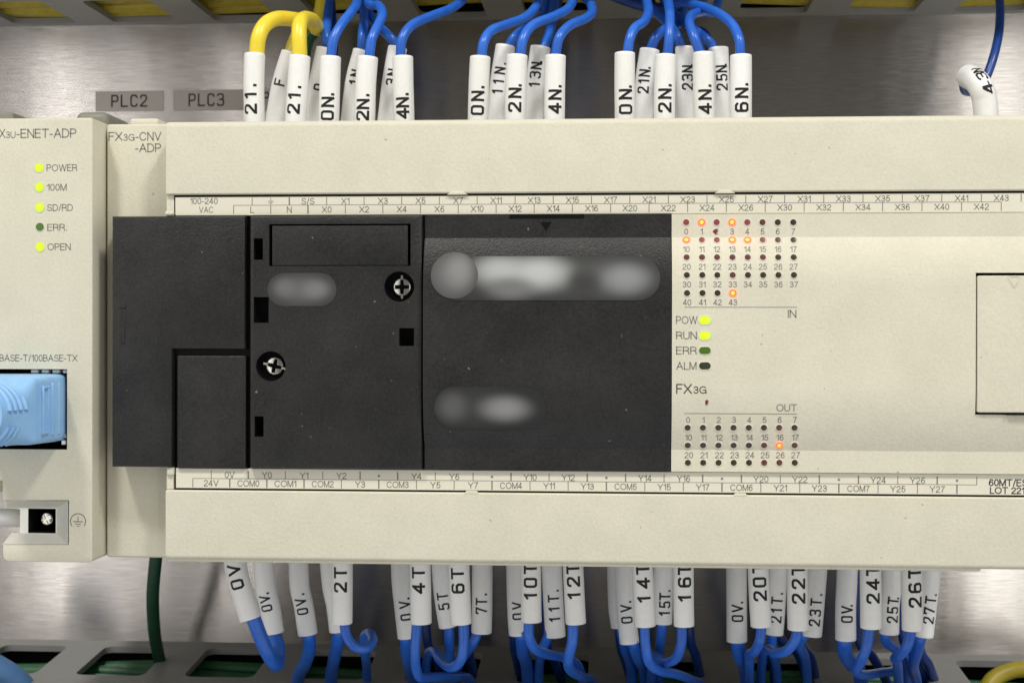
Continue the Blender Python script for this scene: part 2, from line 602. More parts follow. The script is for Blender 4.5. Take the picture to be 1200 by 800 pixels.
# a light grotesque, cap height 1: (ink width, strokes)
H = {
    '0': (.58, [arc(.29, .5, .29, .5, 90, 450, 22)]),
    '1': (.30, [[(0, .77), (.14, .82), (.26, .93), (.30, 1), (.30, 0)]]),
    '2': (.60, [arc(.30, .72, .28, .28, 170, -25, 10) + [(.45, .47), (.2, .27), (.06, .13), (.02, 0), (.60, 0)]]),
    '3': (.60, [arc(.29, .75, .25, .25, 165, -80, 9) + [(.2, .53)], arc(.29, .27, .29, .27, 80, -165, 10)]),
    '4': (.62, [[(.44, 0), (.44, 1), (0, .27), (.62, .27)]]),
    '5': (.60, [[(.54, 1), (.13, 1), (.07, .47)] + arc(.30, .33, .29, .33, 140, -160, 11)]),
    '6': (.60, [arc(.32, .74, .26, .26, 25, 120, 5) + [(.03, .5)] + arc(.30, .31, .28, .31, 175, 530, 14)]),
    '7': (.58, [[(0, 1), (.58, 1), (.36, .6), (.25, .3), (.2, 0)]]),
    'A': (.84, [[(0, 0), (.42, 1), (.84, 0)], [(.15, .36), (.69, .36)]]),
    'B': (.70, [[(0, 0), (0, 1), (.36, 1)] + arc(.40, .76, .24, .24, 90, -90, 7) + [(0, .52)], [(.36, .52)] + arc(.42, .26, .28, .26, 90, -90, 7) + [(0, 0)]]),
    'C': (.86, [arc(.45, .5, .45, .5, 38, 322, 16)]),
    'D': (.78, [[(0, 0), (0, 1), (.32, 1)] + arc(.34, .5, .44, .5, 90, -90, 11) + [(0, 0)]]),
    'E': (.64, [[(.64, 0), (0, 0), (0, 1), (.62, 1)], [(0, .53), (.57, .53)]]),
    'F': (.60, [[(0, 0), (0, 1), (.60, 1)], [(0, .52), (.52, .52)]]),
    'G': (.90, [arc(.46, .5, .46, .5, 42, 300, 15) + [(.86, .22), (.86, .48), (.50, .48)], [(.87, .3), (.89, 0)]]),
    'I': (.02, [[(.01, 0), (.01, 1)]]),
    'L': (.54, [[(0, 1), (0, 0), (.54, 0)]]),
    'M': (.86, [[(0, 0), (0, 1), (.43, .02), (.86, 1), (.86, 0)]]),
    'N': (.74, [[(0, 0), (0, 1), (.74, 0), (.74, 1)]]),
    'O': (.96, [arc(.48, .5, .48, .5, 90, 450, 26)]),
    'P': (.68, [[(0, 0), (0, 1), (.38, 1)] + arc(.40, .73, .28, .27, 90, -90, 8) + [(0, .46)]]),
    'R': (.72, [[(0, 0), (0, 1), (.40, 1)] + arc(.42, .745, .27, .255, 90, -90, 8) + [(0, .49)], [(.42, .49), (.60, .42), (.66, .28), (.67, .08), (.73, 0)]]),
    'S': (.72, [arc(.36, .74, .32, .26, 20, 200, 9) + [(.14, .58), (.40, .50), (.62, .42)] + arc(.36, .27, .36, .27, 30, -170, 10)]),
    'T': (.78, [[(0, 1), (.78, 1)], [(.39, 1), (.39, 0)]]),
    'U': (.74, [[(0, 1)] + arc(.37, .32, .37, .32, 180, 360, 12) + [(.74, 1)]]),
    'V': (.82, [[(0, 1), (.41, 0), (.82, 1)]]),
    'W': (1.22, [[(0, 1), (.30, 0), (.61, 1), (.92, 0), (1.22, 1)]]),
    'X': (.82, [[(0, 0), (.82, 1)], [(0, 1), (.82, 0)]]),
    'Y': (.82, [[(0, 1), (.41, .43), (.82, 1)], [(.41, .43), (.41, 0)]]),
    '/': (.32, [[(0, -.02), (.32, 1.02)]]),
    '-': (.30, [[(0, .37), (.30, .37)]]),
    '.': (.06, [[(.03, 0), (.03, .07)]]),
    ' ': (.22, []),
}


def type_shape(text, th, kx=1.0):
    """flat quads of a line of type, cap height 1"""
    vs, fs, x = [], [], 0
    for ch in text:
        w, strokes = H[ch]
        G['_'] = [[(px, py) for px, py in st] for st in strokes]
        for q in glyph_strips('_', 1, 1, th, 9):
            b = len(vs)
            vs += [(x + .5 + v.x, .5 + v.y) for v in q]
            fs.append((b, b + 1, b + 2, b + 3))
        x += w + .235
    return vs, fs


def run_type_jobs():
    shapes = {}
    for j in _type_jobs:
        heavy = j[7] in ('lower_dark',)
        shapes[j[0]] = type_shape(j[0], .18 if heavy else .14)
    dests = {}
    for text, px, py, cap, y, align, width, dest, surf in _type_jobs:
        vs, fs = shapes[text]
        yy = y if surf is None else 0.0
        c0 = at(px, py, yy)
        if surf:
            for _ in range(3):
                yy = surf(c0.z)
                c0 = at(px, py, yy)
        k = (CAM.y - yy) / -FPX * 1.0
        unit = (at(px, py - 1, yy) - c0).z         # mm per photo pixel
        h = cap * unit
        s = h * .93
        xs = [v[0] for v in vs]
        x0, x1 = min(xs), max(xs)
        sx = s
        if width:
            sx = width * unit / (x1 - x0)
        if align == 'c':
            ox = c0.x - (x0 + x1) / 2 * sx
        elif align == 'l':
            ox = c0.x - x0 * sx
        else:
            ox = c0.x - x1 * sx
        oz = c0.z - h / 2
        d = dests.setdefault(dest, ([], []))
        b = len(d[0])
        for v in vs:
            X, Z = ox + v[0] * sx, oz + v[1] * s
            Y = (surf(Z) if surf else y) - 0.03
            d[0].append((X * MM, Y * MM, Z * MM))
        for f in fs:
            d[1].append(tuple(i + b for i in f))
    return dests


_line_jobs = {}


def line_job(dest, x0, x1, z0, z1, y, surf=None):
    _line_jobs.setdefault(dest, []).append((x0, x1, z0, z1, y, surf))


def flush_print(dests, dest, parent, mat, name='lettering'):
    vs, fs = dests.get(dest, ([], []))
    vs, fs = list(vs), list(fs)
    for x0, x1, z0, z1, y, surf in _line_jobs.get(dest, []):
        b = len(vs)
        for x, z in ((x0, z0), (x1, z0), (x1, z1), (x0, z1)):
            Y = (surf(z) if surf else y) - 0.03
            vs.append((x * MM, Y * MM, z * MM))
        fs.append((b, b + 1, b + 2, b + 3))
    me = bpy.data.meshes.new(name)
    me.from_pydata(vs, [], fs)
    me.materials.append(mat)
    return link(name, me, parent)


# ================================================================== THE BACK PLATE
PY = 93.0
bm = box(-330, 330, PY, PY + 2.5, -260, 260)
plate_o = obj('mounting_plate', bm, STEEL, None)
plate_o['kind'] = 'structure'

# ------------------------------------------------------------------ label tags on the plate


def label_tag(text, x0, x1, y0, y1, tx0, tx1, ty0, ty1, label):
    a, b = at(x0, y1, PY), at(x1, y0, PY)
    o = obj('label_tag', box(a.x, b.x, PY - 0.15, PY, a.z, b.z, 0.04, 1), TAPE)
    tag(o, label, 'label tag', 'label tags on the steel plate')
    bm = bmesh.new()
    n = len(text)
    p, q = at(tx0, ty1, PY), at(tx1, ty0, PY)
    pitch = (q.x - p.x) / (n - 0.2) if n > 1 else q.x - p.x
    for i, ch in enumerate(text):
        cx = p.x + pitch * (i + .4)
        for quad in glyph_strips(ch, pitch * .78, q.z - p.z, 0.42, 5):
            bm.faces.new([bm.verts.new((cx + v.x, PY - 0.19, (p.z + q.z) / 2 + v.y)) for v in quad])
    obj('lettering', bm, INK, o, smooth=False)


label_tag('PLC2', 112, 192, 106.5, 131, 130.5, 173, 112, 125, 'grey tape tag reading PLC2 on the steel plate')
label_tag('P', 296, 330, 105, 130, 308, 318, 109, 120, 'grey tape tag showing only a P behind the yellow wires')
label_tag('PLC3', 203, 287, 105, 130, 221, 263, 110.5, 124, 'grey tape tag reading PLC3 beside the yellow wires')

# ------------------------------------------------------------------ wiring ducts


def duct(name, label, z_at, sign, tilt, hole_px, hole_py, base_w=5.2):
    """sign +1: duct above (its near wall faces down), -1: duct below"""
    t = thing(name, label, 'wiring duct', (70, PY, z_at + sign * 20), 'slotted wiring ducts')
    Y0 = PY - 0.05
    xs0 = ax(hole_px[0], PY - 8, hole_py)
    xs1 = ax(hole_px[1], PY - 8, hole_py)
    n_between = hole_px[2]
    pitch = (xs1 - xs0) / n_between
    hole_w = pitch * 0.635
    first, last = -3, n_between + 3
    xa, xb = xs0 + first * pitch - 9, xs0 + last * pitch + 20
    th = 1.6

    def zz(y, off):                                  # wall plane, leaning by tilt
        return z_at + sign * ((PY - y) * tilt + off)

    def panel(bm, poly, mi=0):
        a = [bm.verts.new((x, y, zz(y, 0))) for x, y in poly]
        b = [bm.verts.new((x, y, zz(y, th))) for x, y in poly]
        m = len(poly)
        fs = [bm.faces.new(a), bm.faces.new(b[::-1])]
        for i in range(m):
            fs.append(bm.faces.new((a[i], a[(i + 1) % m], b[(i + 1) % m], b[i])))
        bmesh.ops.recalc_face_normals(bm, faces=fs)
    yb, yf = PY - base_w, PY - 28.5                     # slot from yb (near the plate) to yf
    bm = bmesh.new()
    panel(bm, [(xa, Y0), (xb, Y0), (xb, yb), (xa, yb)])
    obj('wall_base_strip', bm, PVC, t)
    bm = bmesh.new()
    panel(bm, [(xa, yf), (xb, yf), (xb, yf - 7), (xa, yf - 7)])
    obj('wall_edge_strip', bm, PVC, t)
    # slats between the slots, corners rounded into the strips
    r = 2.2
    x_r = pitch - hole_w

    def slat_poly(x0, x1):
        pts = []
        for k in range(5):
            a = math.radians(90 * k / 4)
            pts.append((x1 + r - r * math.sin(a), yb - r + r * math.cos(a)))     # to +x at the base
        q = []
        for k in range(5):
            a = math.radians(90 * k / 4)
            q.append((x1 + r - r * math.cos(a), yf + r - r * math.sin(a)))
        right = pts + q
        left = [(x0 + x1 - x, y) for x, y in right[::-1]]
        return right + left
    for k in range(first, last):
        x0 = xs0 + k * pitch + hole_w
        bm = bmesh.new()
        panel(bm, slat_poly(x0, x0 + x_r))
        obj('slat', bm, PVC, t)
    # floor and far wall and lid of the duct
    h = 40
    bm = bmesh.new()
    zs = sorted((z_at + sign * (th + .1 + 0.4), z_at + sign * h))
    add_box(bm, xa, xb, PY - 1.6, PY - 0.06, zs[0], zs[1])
    obj('base_panel', bm, VOID, t)  # near-black colour puts the duct's inner shadow into this panel
    zs = sorted((z_at + sign * h, z_at + sign * (h + 1.6)))
    obj('far_wall', box(xa, xb, PY - 57, PY - 0.06, zs[0], zs[1]), PVC, t)
    zs = sorted((z_at + sign * 6, z_at + sign * h))
    obj('cover', box(xa, xb, PY - 59, PY - 57.1, zs[0], zs[1]), PVC, t)
    return t, xa, xb


zt = az(23.5, PY, 600)
zb = az(757.5, PY, 600)
_, dxa, dxb = duct('wiring_duct', 'grey slotted wiring duct above the controller full of yellow wires', zt, 1, 0.0, (127, 1122, 8), 22, 3.0)
duct('wiring_duct', 'grey slotted wiring duct below the controller full of green wires', zb, -1, 0.092, (120, 1121, 8), 763)


def strand(name, label, cat, group, pts, r, mat, n=6, sides=12):
    bm = bmesh.new()
    add_tube(bm, catmull(pts, n), r, sides)
    o = obj(name, bm, mat)
    tag(o, label, cat, group)
    return o


places = ['lowest and nearest the steel plate', 'second from the plate', 'third from the plate', 'fourth from the plate', 'fifth from the plate',
          'lying above the others at the back', 'lying above the others in the middle', 'lying above the others in front']
for k in range(8):
    yy = (PY - 4.6 - 4.3 * k) if k < 5 else PY - 7 - 7 * (k - 5)
    zo = (3.9 if k < 5 else 7.4)
    pts = [(x, yy + random.uniform(-.5, .5), zt + zo + random.uniform(0, .6) + 1.1 * math.sin(x * .03 + k)) for x in range(-130, 211, 28)]
    strand('yellow_wire', 'yellow wire running along the upper duct, ' + places[k], 'wire', 'yellow wires lying in the upper duct', pts, 1.9, DYELLOW)
for k in range(8):
    yy = (PY - 7 - 4.2 * k) if k < 5 else PY - 9 - 7 * (k - 5)
    zo = (5.4 if k < 5 else 8.6)+.1*(PY-yy)
    pts = [(x, yy + random.uniform(-.5, .5), zb - zo - random.uniform(0, .6) - 1.0 * math.sin(x * .04 + k)) for x in range(-130, 211, 28)]
    strand('green_wire', 'green wire running along the lower duct, ' + places[k].replace('above', 'below').replace('lowest', 'topmost'), 'wire', 'green wires lying in the lower duct', pts, 1.8, GREEN)

# ================================================================== MAIN CONTROLLER
XL = ax(194.5, 0)
XR = XL + 175.0
Z_TT, Z_TB = az(138.5, -0.5, 650), az(227.3, 0, 650)       # top cover
Z_BT, Z_BB = az(576.2, 0, 650), az(664.0, -0.5, 650)       # bottom cover
Z_ST, Z_SB = az(227.3, 0, 650), az(251.0, 0, 650)          # upper label strip
Z_LT, Z_LB = az(551.5, 0, 650), az(576.2, 0, 650)          # lower label strip
pc = thing('programmable_controller', 'large beige programmable controller with black centre cover and rows of numbered lamps', 'controller', (XL + 87, 40, 0))
obj('rear_case', box(XL, XR, 18, 86, -31, 31, 0.6), BEIGE, pc)
obj('rear_case', box(XL + .4, XR - .4, 1.2, 18, -29.6, 29.6), GROOVE, pc)
obj('terminal_block', box(XL + 5, XR - 5, 17.5, 60, 31.05, 36.5, 0.4), BEIGE, pc)
obj('terminal_block', box(XL + 5, XR - 5, 17.5, 60, -36.5, -31.05, 0.4), BEIGE, pc)


def cover_profile(zi, zo, y0, yb, r_out, r_in):
    """front plate with a rounded outer rim; zi inner edge, zo outer edge"""
    s = 1 if zo > zi else -1
    p = [(yb, zi), (y0 + r_in, zi), (y0, zi + s * r_in)]
    for k in range(6):
        a = math.radians(90 * k / 5)
        p.append((y0 + r_out - r_out * math.cos(a), zo - s * r_out + s * r_out * math.sin(a)))
    p.append((yb, zo))
    return p


XNOTCH = ax(1150, 0, 668)
bm = bmesh.new()
add_prism(bm, cover_profile(Z_TB + .2, Z_TT, -0.5, 16, 1.3, .25), XL, XR, 0.35)
tc = obj('terminal_cover', bm, BEIGE, pc)
bm = bmesh.new()
add_prism(bm, cover_profile(Z_BT - .25, Z_BB + .5, -0.5, 16, 1.0, .25), XL, XR, 0.35)
bc = obj('terminal_cover', bm, BEIGE, pc)
obj('cover_lip', box(XL + .3, XNOTCH, 0.3, 15, Z_BB, Z_BB + .9, .3, 2), BEIGE, bc)
# thumb notches and hinge nubs along the covers
for px in (536, 849):
    a, b = ax(px - 12, 0), ax(px + 12, 0)
    bm = plate([(a, Z_TB - .1), (b, Z_TB - .1), (b - 1, Z_TB + .62), (a + 1, Z_TB + .62)], [], -0.62, 0.5, 0.15)
    obj('thumb_tab', bm, BEIGE, tc)
for px in (553, 868):
    a, b = ax(px - 9, 0), ax(px + 9, 0)
    bm = plate([(a, Z_BT - .5), (b, Z_BT - .5), (b - .5, Z_BT + .1), (a + .5, Z_BT + .1)], [], -0.56, 0.5, 0.1)
    obj('thumb_tab', bm, BEIGE, bc)
# label strips in their recesses
obj('side_rail', box(XL + .02, ax(203.2), 0.25, 18, Z_LB - .2, Z_TB + .15, .1, 1), BEIGE, pc)
xs = ax(205.2, 0)
obj('recess_edge', box(ax(203.4), XR - .4, 0.55, 1.15, Z_SB - .1, Z_ST + .35), GROOVE, pc)
us = obj('label_strip', box(xs, XR - .5, 0.0, 0.9, Z_SB, Z_ST - .28, 0.08, 1), STRIP, pc)
us['label'] = 'upper terminal label strip'
obj('recess_edge', box(ax(204.6), XR - .4, 0.55, 1.15, Z_LB - .45, Z_LT + .1), GROOVE, pc)
ls = obj('label_strip', box(ax(206.2), XR - .5, 0.0, 0.9, Z_LB + .15, Z_LT, 0.08, 1), STRIP, pc)
ls['label'] = 'lower terminal label strip'
obj('hinge_nub', box(ax(193.8), ax(204), -0.6, 0.8, az(250.5), az(245.8), .3, 2), BEIGE, pc)
obj('hinge_nub', box(ax(196), ax(204.3), -0.4, 0.9, az(560), az(550.5), .3, 2), BEIGE, pc)

# centre covers: a pillow profile between two flat rims
ZC_T, ZC_B = Z_SB - .12, Z_LT + .12
ZK_T, ZK_B = az(278, -0.6, 900), az(527.3, -0.6, 900)
ZP_T, ZP_B = az(338, -3.2, 900), az(452, -3.2, 900)
BUL = 2.4


def cover_y(z):
    if z > ZK_T or z < ZK_B:
        return -0.6
    if z > ZP_T:
        t = (ZK_T - z) / (ZK_T - ZP_T)
        return -0.6 - BUL * (1 - (1 - t) ** 2)
    if z < ZP_B:
        t = (z - ZK_B) / (ZP_B - ZK_B)
        return -0.6 - BUL * (1 - (1 - t) ** 2)
    return -0.6 - BUL


def pillow(bm, x0, x1, dy=0.0, z_lo=None, z_hi=None, bev=0.2):
    zl, zh = (ZC_B if z_lo is None else z_lo), (ZC_T if z_hi is None else z_hi)
    zs = [zl] + [z for z in ([ZK_B] + [ZK_B + (ZP_B - ZK_B) * k / 12 for k in range(1, 12)] + [ZP_B, ZP_T] +
                 [ZP_T + (ZK_T - ZP_T) * k / 12 for k in range(1, 12)] + [ZK_T]) if zl + .02 < z < zh - .02] + [zh]
    prof = [(cover_y(z) + dy, z) for z in zs] + [(1.1, zh), (1.1, zl)]
    add_prism(bm, prof, x0, x1, bev)
    return bm


XB0, XB1 = ax(497, -1), ax(786.3, -1)
XLID = ax(1144.5, -3.6, 400)
bm = pillow(bmesh.new(), XB0, XB1, -0.10)
bcov = obj('centre_cover', bm, BLACK, pc, sharp=14)
bcov['label'] = 'black grained cover with a small triangle at its top edge'
# dark finger slot and triangle on the black cover
obj('finger_slot', box(ax(597), ax(684), -0.80, 0.0, az(256.2), ZC_T + .04), VOID, bcov)
a, b, c = at(633.3, 260.3, -0.76), at(646.3, 260.3, -0.76), at(639.8, 270.3, -0.76)
bm = bmesh.new()
bm.faces.new([bm.verts.new((p.x, -0.79, p.z)) for p in (a, c, b)])
obj('triangle_mark', bm, VOID, bcov, smooth=False)

zl_t, zl_b = az(319.3, -3.5, 1170), az(486.2, -3.5, 1170)
bm = bmesh.new()
pillow(bm, XB1 + .12, XLID - .02, 0, bev=0)
fcov = obj('front_cover', bm, BEIGE, pc, sharp=14)
bm = bmesh.new()
pillow(bm, XLID - .02, XR - .6, 0, z_lo=zl_t, bev=0)
obj('cover_end', bm, BEIGE, fcov, sharp=14)
bm = bmesh.new()
pillow(bm, XLID - .02, XR - .6, 0, z_hi=zl_b, bev=0)
obj('cover_end', bm, BEIGE, fcov, sharp=14)
obj('recess', box(XLID, XR - .6, 0.4, 1.0, zl_b, zl_t), VOID, fcov)
bm = plate(round_rect(XLID + .28, XR - .75, zl_b + .48, zl_t - .58, .35, 3), [], -3.75 + .6, 0.3, .12)
lid = obj('connector_lid', bm, BEIGE, pc)
# raised triangle outline on the lid
bm = bmesh.new()
tri = [at(1181.5, 323.8, -3.15), at(1195.5, 323.8, -3.15), at(1188.5, 337, -3.15)]
for i in range(3):
    p, q = tri[i], tri[(i + 1) % 3]
    d = (q - p).normalized()
    n = Vector((-d.z, 0, d.x)) * .13
    pts = [p + n, q + n, q - n, p - n]
    add_plate(bm, [(v.x, v.z) for v in pts], [], -3.15 - .09 - .004 * i, -3.1, .04)
obj('triangle_mark', bm, BEIGE, lid)
obj('lid_tab', box(ax(1180, -3.5, 487), XR - 1, -3.2, 0, zl_b - .02, zl_b + .3), VOID, lid)

# ------------------------------------------------------------------ lamps


def lamp_mesh(name, r, mats, n=20, ring=0.24, elong=0.0, lit=False):
    """a little lens in a raised collar; origin on the surface, looking to -y"""
    bm = bmesh.new()

    def loop(rad, y):
        out = []
        for k in range(n):
            a = 2 * math.pi * k / n
            x = rad * math.cos(a) + (elong if math.cos(a) > 0 else -elong)
            out.append(bm.verts.new((x, y, rad * math.sin(a))))
        return out
    L0 = loop(r + ring, 0.02)
    L1 = loop(r + ring * .55, -0.10)
    L2 = loop(r, -0.09)
    L3 = loop(r, -0.02)
    L4 = loop(r * .62, -0.05 if not lit else -.16)

    def br(A, B, mi):
        for k in range(n):
            f = bm.faces.new((A[k], A[(k + 1) % n], B[(k + 1) % n], B[k]))
            f.material_index = mi
    br(L0, L1, 0); br(L1, L2, 0); br(L2, L3, 1); br(L3, L4, 1 if not lit else 2)
    f = bm.faces.new(L4)
    f.material_index = 1 if not lit else 3
    bmesh.ops.recalc_face_normals(bm, faces=bm.faces)
    if f.normal.y > 0:
        bmesh.ops.reverse_faces(bm, faces=bm.faces)
    return finish(bm, name, mats, 50)


R_L = 0.60
LM = {
    'dark': lamp_mesh('indicator_lamp', R_L, [BEIGE, RED_DARK]),
    'mid': lamp_mesh('indicator_lamp', R_L, [BEIGE, RED_MID]),
    'pink': lamp_mesh('indicator_lamp', R_L, [BEIGE, RED_PINK]),
    'olive': lamp_mesh('indicator_lamp', R_L, [BEIGE, OLIVE]),
    'lit': lamp_mesh('indicator_lamp', R_L * 1.05, [LIT_HALO, LIT_RIM, LIT_RIM, LIT_CORE], lit=True),
}


def on_cover(px, py):
    p = at(px, py, -1)
    for _ in range(4):
        p = at(px, py, cover_y(p.z))
    return p


def slope_rot(z):
    d = (cover_y(z + .4) - cover_y(z - .4)) / .8      # dy/dz
    return (-math.atan(d), 0, 0)


def glow(o, p, col, w):
    """the light that a lit lens throws on the plastic round it"""
    l = bpy.data.lights.new('lens_light', 'POINT')
    l.energy = w
    l.color = col
    l.shadow_soft_size = 0.0004
    q = bpy.data.objects.new('lens_light', l)
    COL.objects.link(q)
    q.location = (Vector(p) + Vector((0, -0.75, 0))) * MM
    q.parent = o
    q.matrix_parent_inverse = world_of(o).inverted()


def lamp(kind, px, py, parent, name='indicator_lamp', label=None, surf=True, y=0):
    p = on_cover(px, py) if surf else at(px, py, y)
    o = link(name, LM[kind], parent, p, slope_rot(p.z) if surf else None)
    if label:
        o['label'] = label
    if kind == 'lit':
        glow(o, p, (1.0, 0.16, 0.08), 1.3e-5)
    elif kind in ('st_lit', 'n_lit'):
        glow(o, p, (0.6, 1.0, 0.05), 3e-6)
    return o


icols = [804.1, 822.2, 839.8, 857.8, 875.7, 893.5, 911.4, 929.6]
irows = [260.6, 281.3, 301.6, 322.4, 343.4]
itext = [271.1, 291.8, 312.3, 333.0, 354.0]
kinds = [['pink', 'lit', 'pink', 'lit', 'pink', 'mid', 'dark', 'dark'],
         ['lit', 'pink', 'pink', 'lit', 'lit', 'pink', 'mid', 'dark'],
         ['mid', 'mid', 'mid', 'mid', 'mid', 'mid', 'dark', 'dark'],
         ['dark', 'dark', 'dark', 'mid', 'dark', 'dark', 'dark', 'dark'],
         ['olive', 'dark', 'dark', 'lit']]
for r_, row in enumerate(kinds):
    for c_, k in enumerate(row):
        lamp(k, icols[c_] + .25 * r_, irows[r_], fcov, label='glowing orange lamp' if k == 'lit' else None)
        num = (str(r_) if r_ else '') + str(c_)
        type_job(num, icols[c_] + .25 * r_, itext[r_], 6.7, 0, dest='cover', surf=cover_y)
ocols = [805.8, 823.7, 841.7, 859.5, 877.4, 895.2, 913.0, 931.0]
orows = [500.9, 521.5, 541.9]
otext = [491.6, 512.1, 532.8]
okinds = [['olive'] * 5 + ['dark', 'mid', 'dark'], ['olive'] * 4 + ['dark', 'mid', 'lit', 'mid'], ['olive', 'dark', 'olive', 'dark', 'dark', 'mid', 'mid', 'dark']]
for r_ in range(3):
    for c_ in range(8):
        k = okinds[r_][c_]
        lamp(k, ocols[c_] + .15 * r_, orows[r_], fcov, label='glowing orange lamp' if k == 'lit' else None)
        type_job((str(r_) if r_ else '') + str(c_), ocols[c_] + .6 + .4 * r_, otext[r_], 6.9, 0, dest='cover', surf=cover_y)
LM['st_lit'] = lamp_mesh('status_lamp', .80, [BEIGE, LITG_RIM, LITG_RIM, LITG_CORE], elong=.36, lit=True)
LM['st_err'] = lamp_mesh('status_lamp', .72, [BEIGE, GREEN_DIM], elong=.42)
LM['st_alm'] = lamp_mesh('status_lamp', .72, [BEIGE, OLIVE], elong=.42)
for txt, py, k, w in (('POW', 374.6, 'st_lit', 25), ('RUN', 392.6, 'st_lit', 24.5), ('ERR', 410.3, 'st_err', 24.5), ('ALM', 428.2, 'st_alm', 24)):
    lamp(k, 826, py + .4, fcov, 'status_lamp', 'glowing yellow green lamp' if k == 'st_lit' else ('unlit green lamp' if k == 'st_err' else 'unlit dark lamp'))
    type_job(txt, 792.3, py, 8.6, 0, 'l', w, dest='cover', surf=cover_y)
type_job('FX', 792.4, 455, 11, 0, 'l', 18.6, dest='cover_dark', surf=cover_y)
type_job('3G', 812.5, 456.4, 8.2, 0, 'l', 15.5, dest='cover_dark', surf=cover_y)
type_job('IN', 933.5, 367.4, 8.8, 0, 'r', 10.2, dest='cover', surf=cover_y)
type_job('OUT', 934, 477.4, 8.2, 0, 'r', 24, dest='cover', surf=cover_y)
for py in (359.9, 484.2):
    p, q = on_cover(802, py), on_cover(934, py)
    line_job('cover', p.x, q.x, p.z - .06, p.z + .06, 0, cover_y)
# two red paint specks
for px, py, w, h, tilt in ((838.3, 271.3, 2.7, 2.6, .5), (828.2, 471.2, 1.9, 3.2, -.2)):
    p = on_cover(px, py)
    bm = bmesh.new()
    n = 12
    u = .17
    ring = []
    for k in range(n):
        a = 2 * math.pi * k / n
        rx, rz = w * u * math.cos(a) * (1 + .15 * math.sin(3 * a)), h * u * math.sin(a)
        x, z = rx * math.cos(tilt) - rz * math.sin(tilt), rx * math.sin(tilt) + rz * math.cos(tilt)
        ring.append(bm.verts.new((p.x + x, p.y - .035, p.z + z)))
    top = bm.verts.new((p.x, p.y - .12, p.z))
    for k in range(n):
        bm.faces.new((ring[k], ring[(k + 1) % n], top))
    bmesh.ops.recalc_face_normals(bm, faces=bm.faces)
    obj('paint_speck', bm, lamp_mat('dark_red_paint', (0.19, 0.035, 0.03)), fcov)

# ------------------------------------------------------------------ the two terminal strips
PI_ = 7.62
zm_t = az(239.0, 0, 650)
rowA = (az(229.8, 0, 650), zm_t)
rowB = (zm_t, az(249.3, 0, 650))
TA = ['', '', 'S/S', 'X1', 'X3', 'X5', 'X7', 'X11', 'X13', 'X15', 'X17', 'X21', 'X23', 'X25', 'X27', 'X31', 'X33', 'X35', 'X37', 'X41', 'X43']
TB = ['L', 'N', 'X0', 'X2', 'X4', 'X6', 'X10', 'X12', 'X14', 'X16', 'X20', 'X22', 'X24', 'X26', 'X30', 'X32', 'X34', 'X36', 'X40', 'X42']


def pix(x, y, z):
    d = Vector((x, y, z)) - CAM
    w = d.dot(FF)
    return CX + FPX * d.dot(RR) / w, CY - FPX * d.dot(UU) / w


def cell_text(s, x, z, cap, dest, w=None):
    px, py = pix(x, 0, z)
    type_job(s, px, py, cap, 0, 'c', w, dest=dest)


tw = .075
for k in range(21):
    x = k * PI_
    hw = .14 if k == 1 else tw
    line_job('upper', x - hw, x + hw, rowA[1], rowA[0], 0)
    if k >= 2:
        cell_text(TA[k], x - PI_ / 2, (rowA[0] + rowA[1]) / 2 + .02, 7.0, 'upper')
for k in range(21):
    x = (k - .5) * PI_
    hw = .14 if k == 2 else tw
    line_job('upper', x - hw, x + hw, rowB[1], rowB[0], 0)
    if k < 20:
        cell_text(TB[k], x + PI_ / 2, (rowB[0] + rowB[1]) / 2, 7.0, 'upper')
line_job('upper', -.5 * PI_, 19.5 * PI_, zm_t - .05, zm_t + .05, 0)
type_job('100-240', 239, 235.4, 7, 0, 'c', 33, dest='upper')
type_job('VAC', 241.5, 245.6, 7, 0, 'c', 17, dest='upper')
gx, gz = .5 * PI_, (rowA[0] + rowA[1]) / 2
line_job('upper', gx - .05, gx + .05, gz, gz + .75, 0)
for k, (w_, dz) in enumerate(((.62, 0), (.4, -.27), (.18, -.54))):
    line_job('upper', gx - w_, gx + w_, gz + dz - .05, gz + dz + .05, 0)

zm_b = az(563.7, 0, 650)
rowC = (az(554.3, 0, 650), zm_b)
rowD = (zm_b, az(574.2, 0, 650))
off_l = -4.55
off_u = -4.55 - PI_ / 2
BU = ['0V', 'Y0', 'Y1', 'Y2', '*', 'Y4', 'Y6', '*', 'Y10', 'Y12', '*', 'Y14', 'Y16', '*', 'Y20', 'Y22', '*', 'Y24', 'Y26', '*']
BL = ['24V', 'COM0', 'COM1', 'COM2', 'Y3', 'COM3', 'Y5', 'Y7', 'COM4', 'Y11', 'Y13', 'COM5', 'Y15', 'Y17', 'COM6', 'Y21', 'Y23', 'COM7', 'Y25', 'Y27']


def dot(x, z, dest, r=.27):
    line_job(dest, x - r, x + r, z - r * .45, z + r * .45, 0)
    line_job(dest, x - r * .45, x + r * .45, z - r, z - r * .451, 0)
    line_job(dest, x - r * .45, x + r * .45, z + r * .451, z + r, 0)


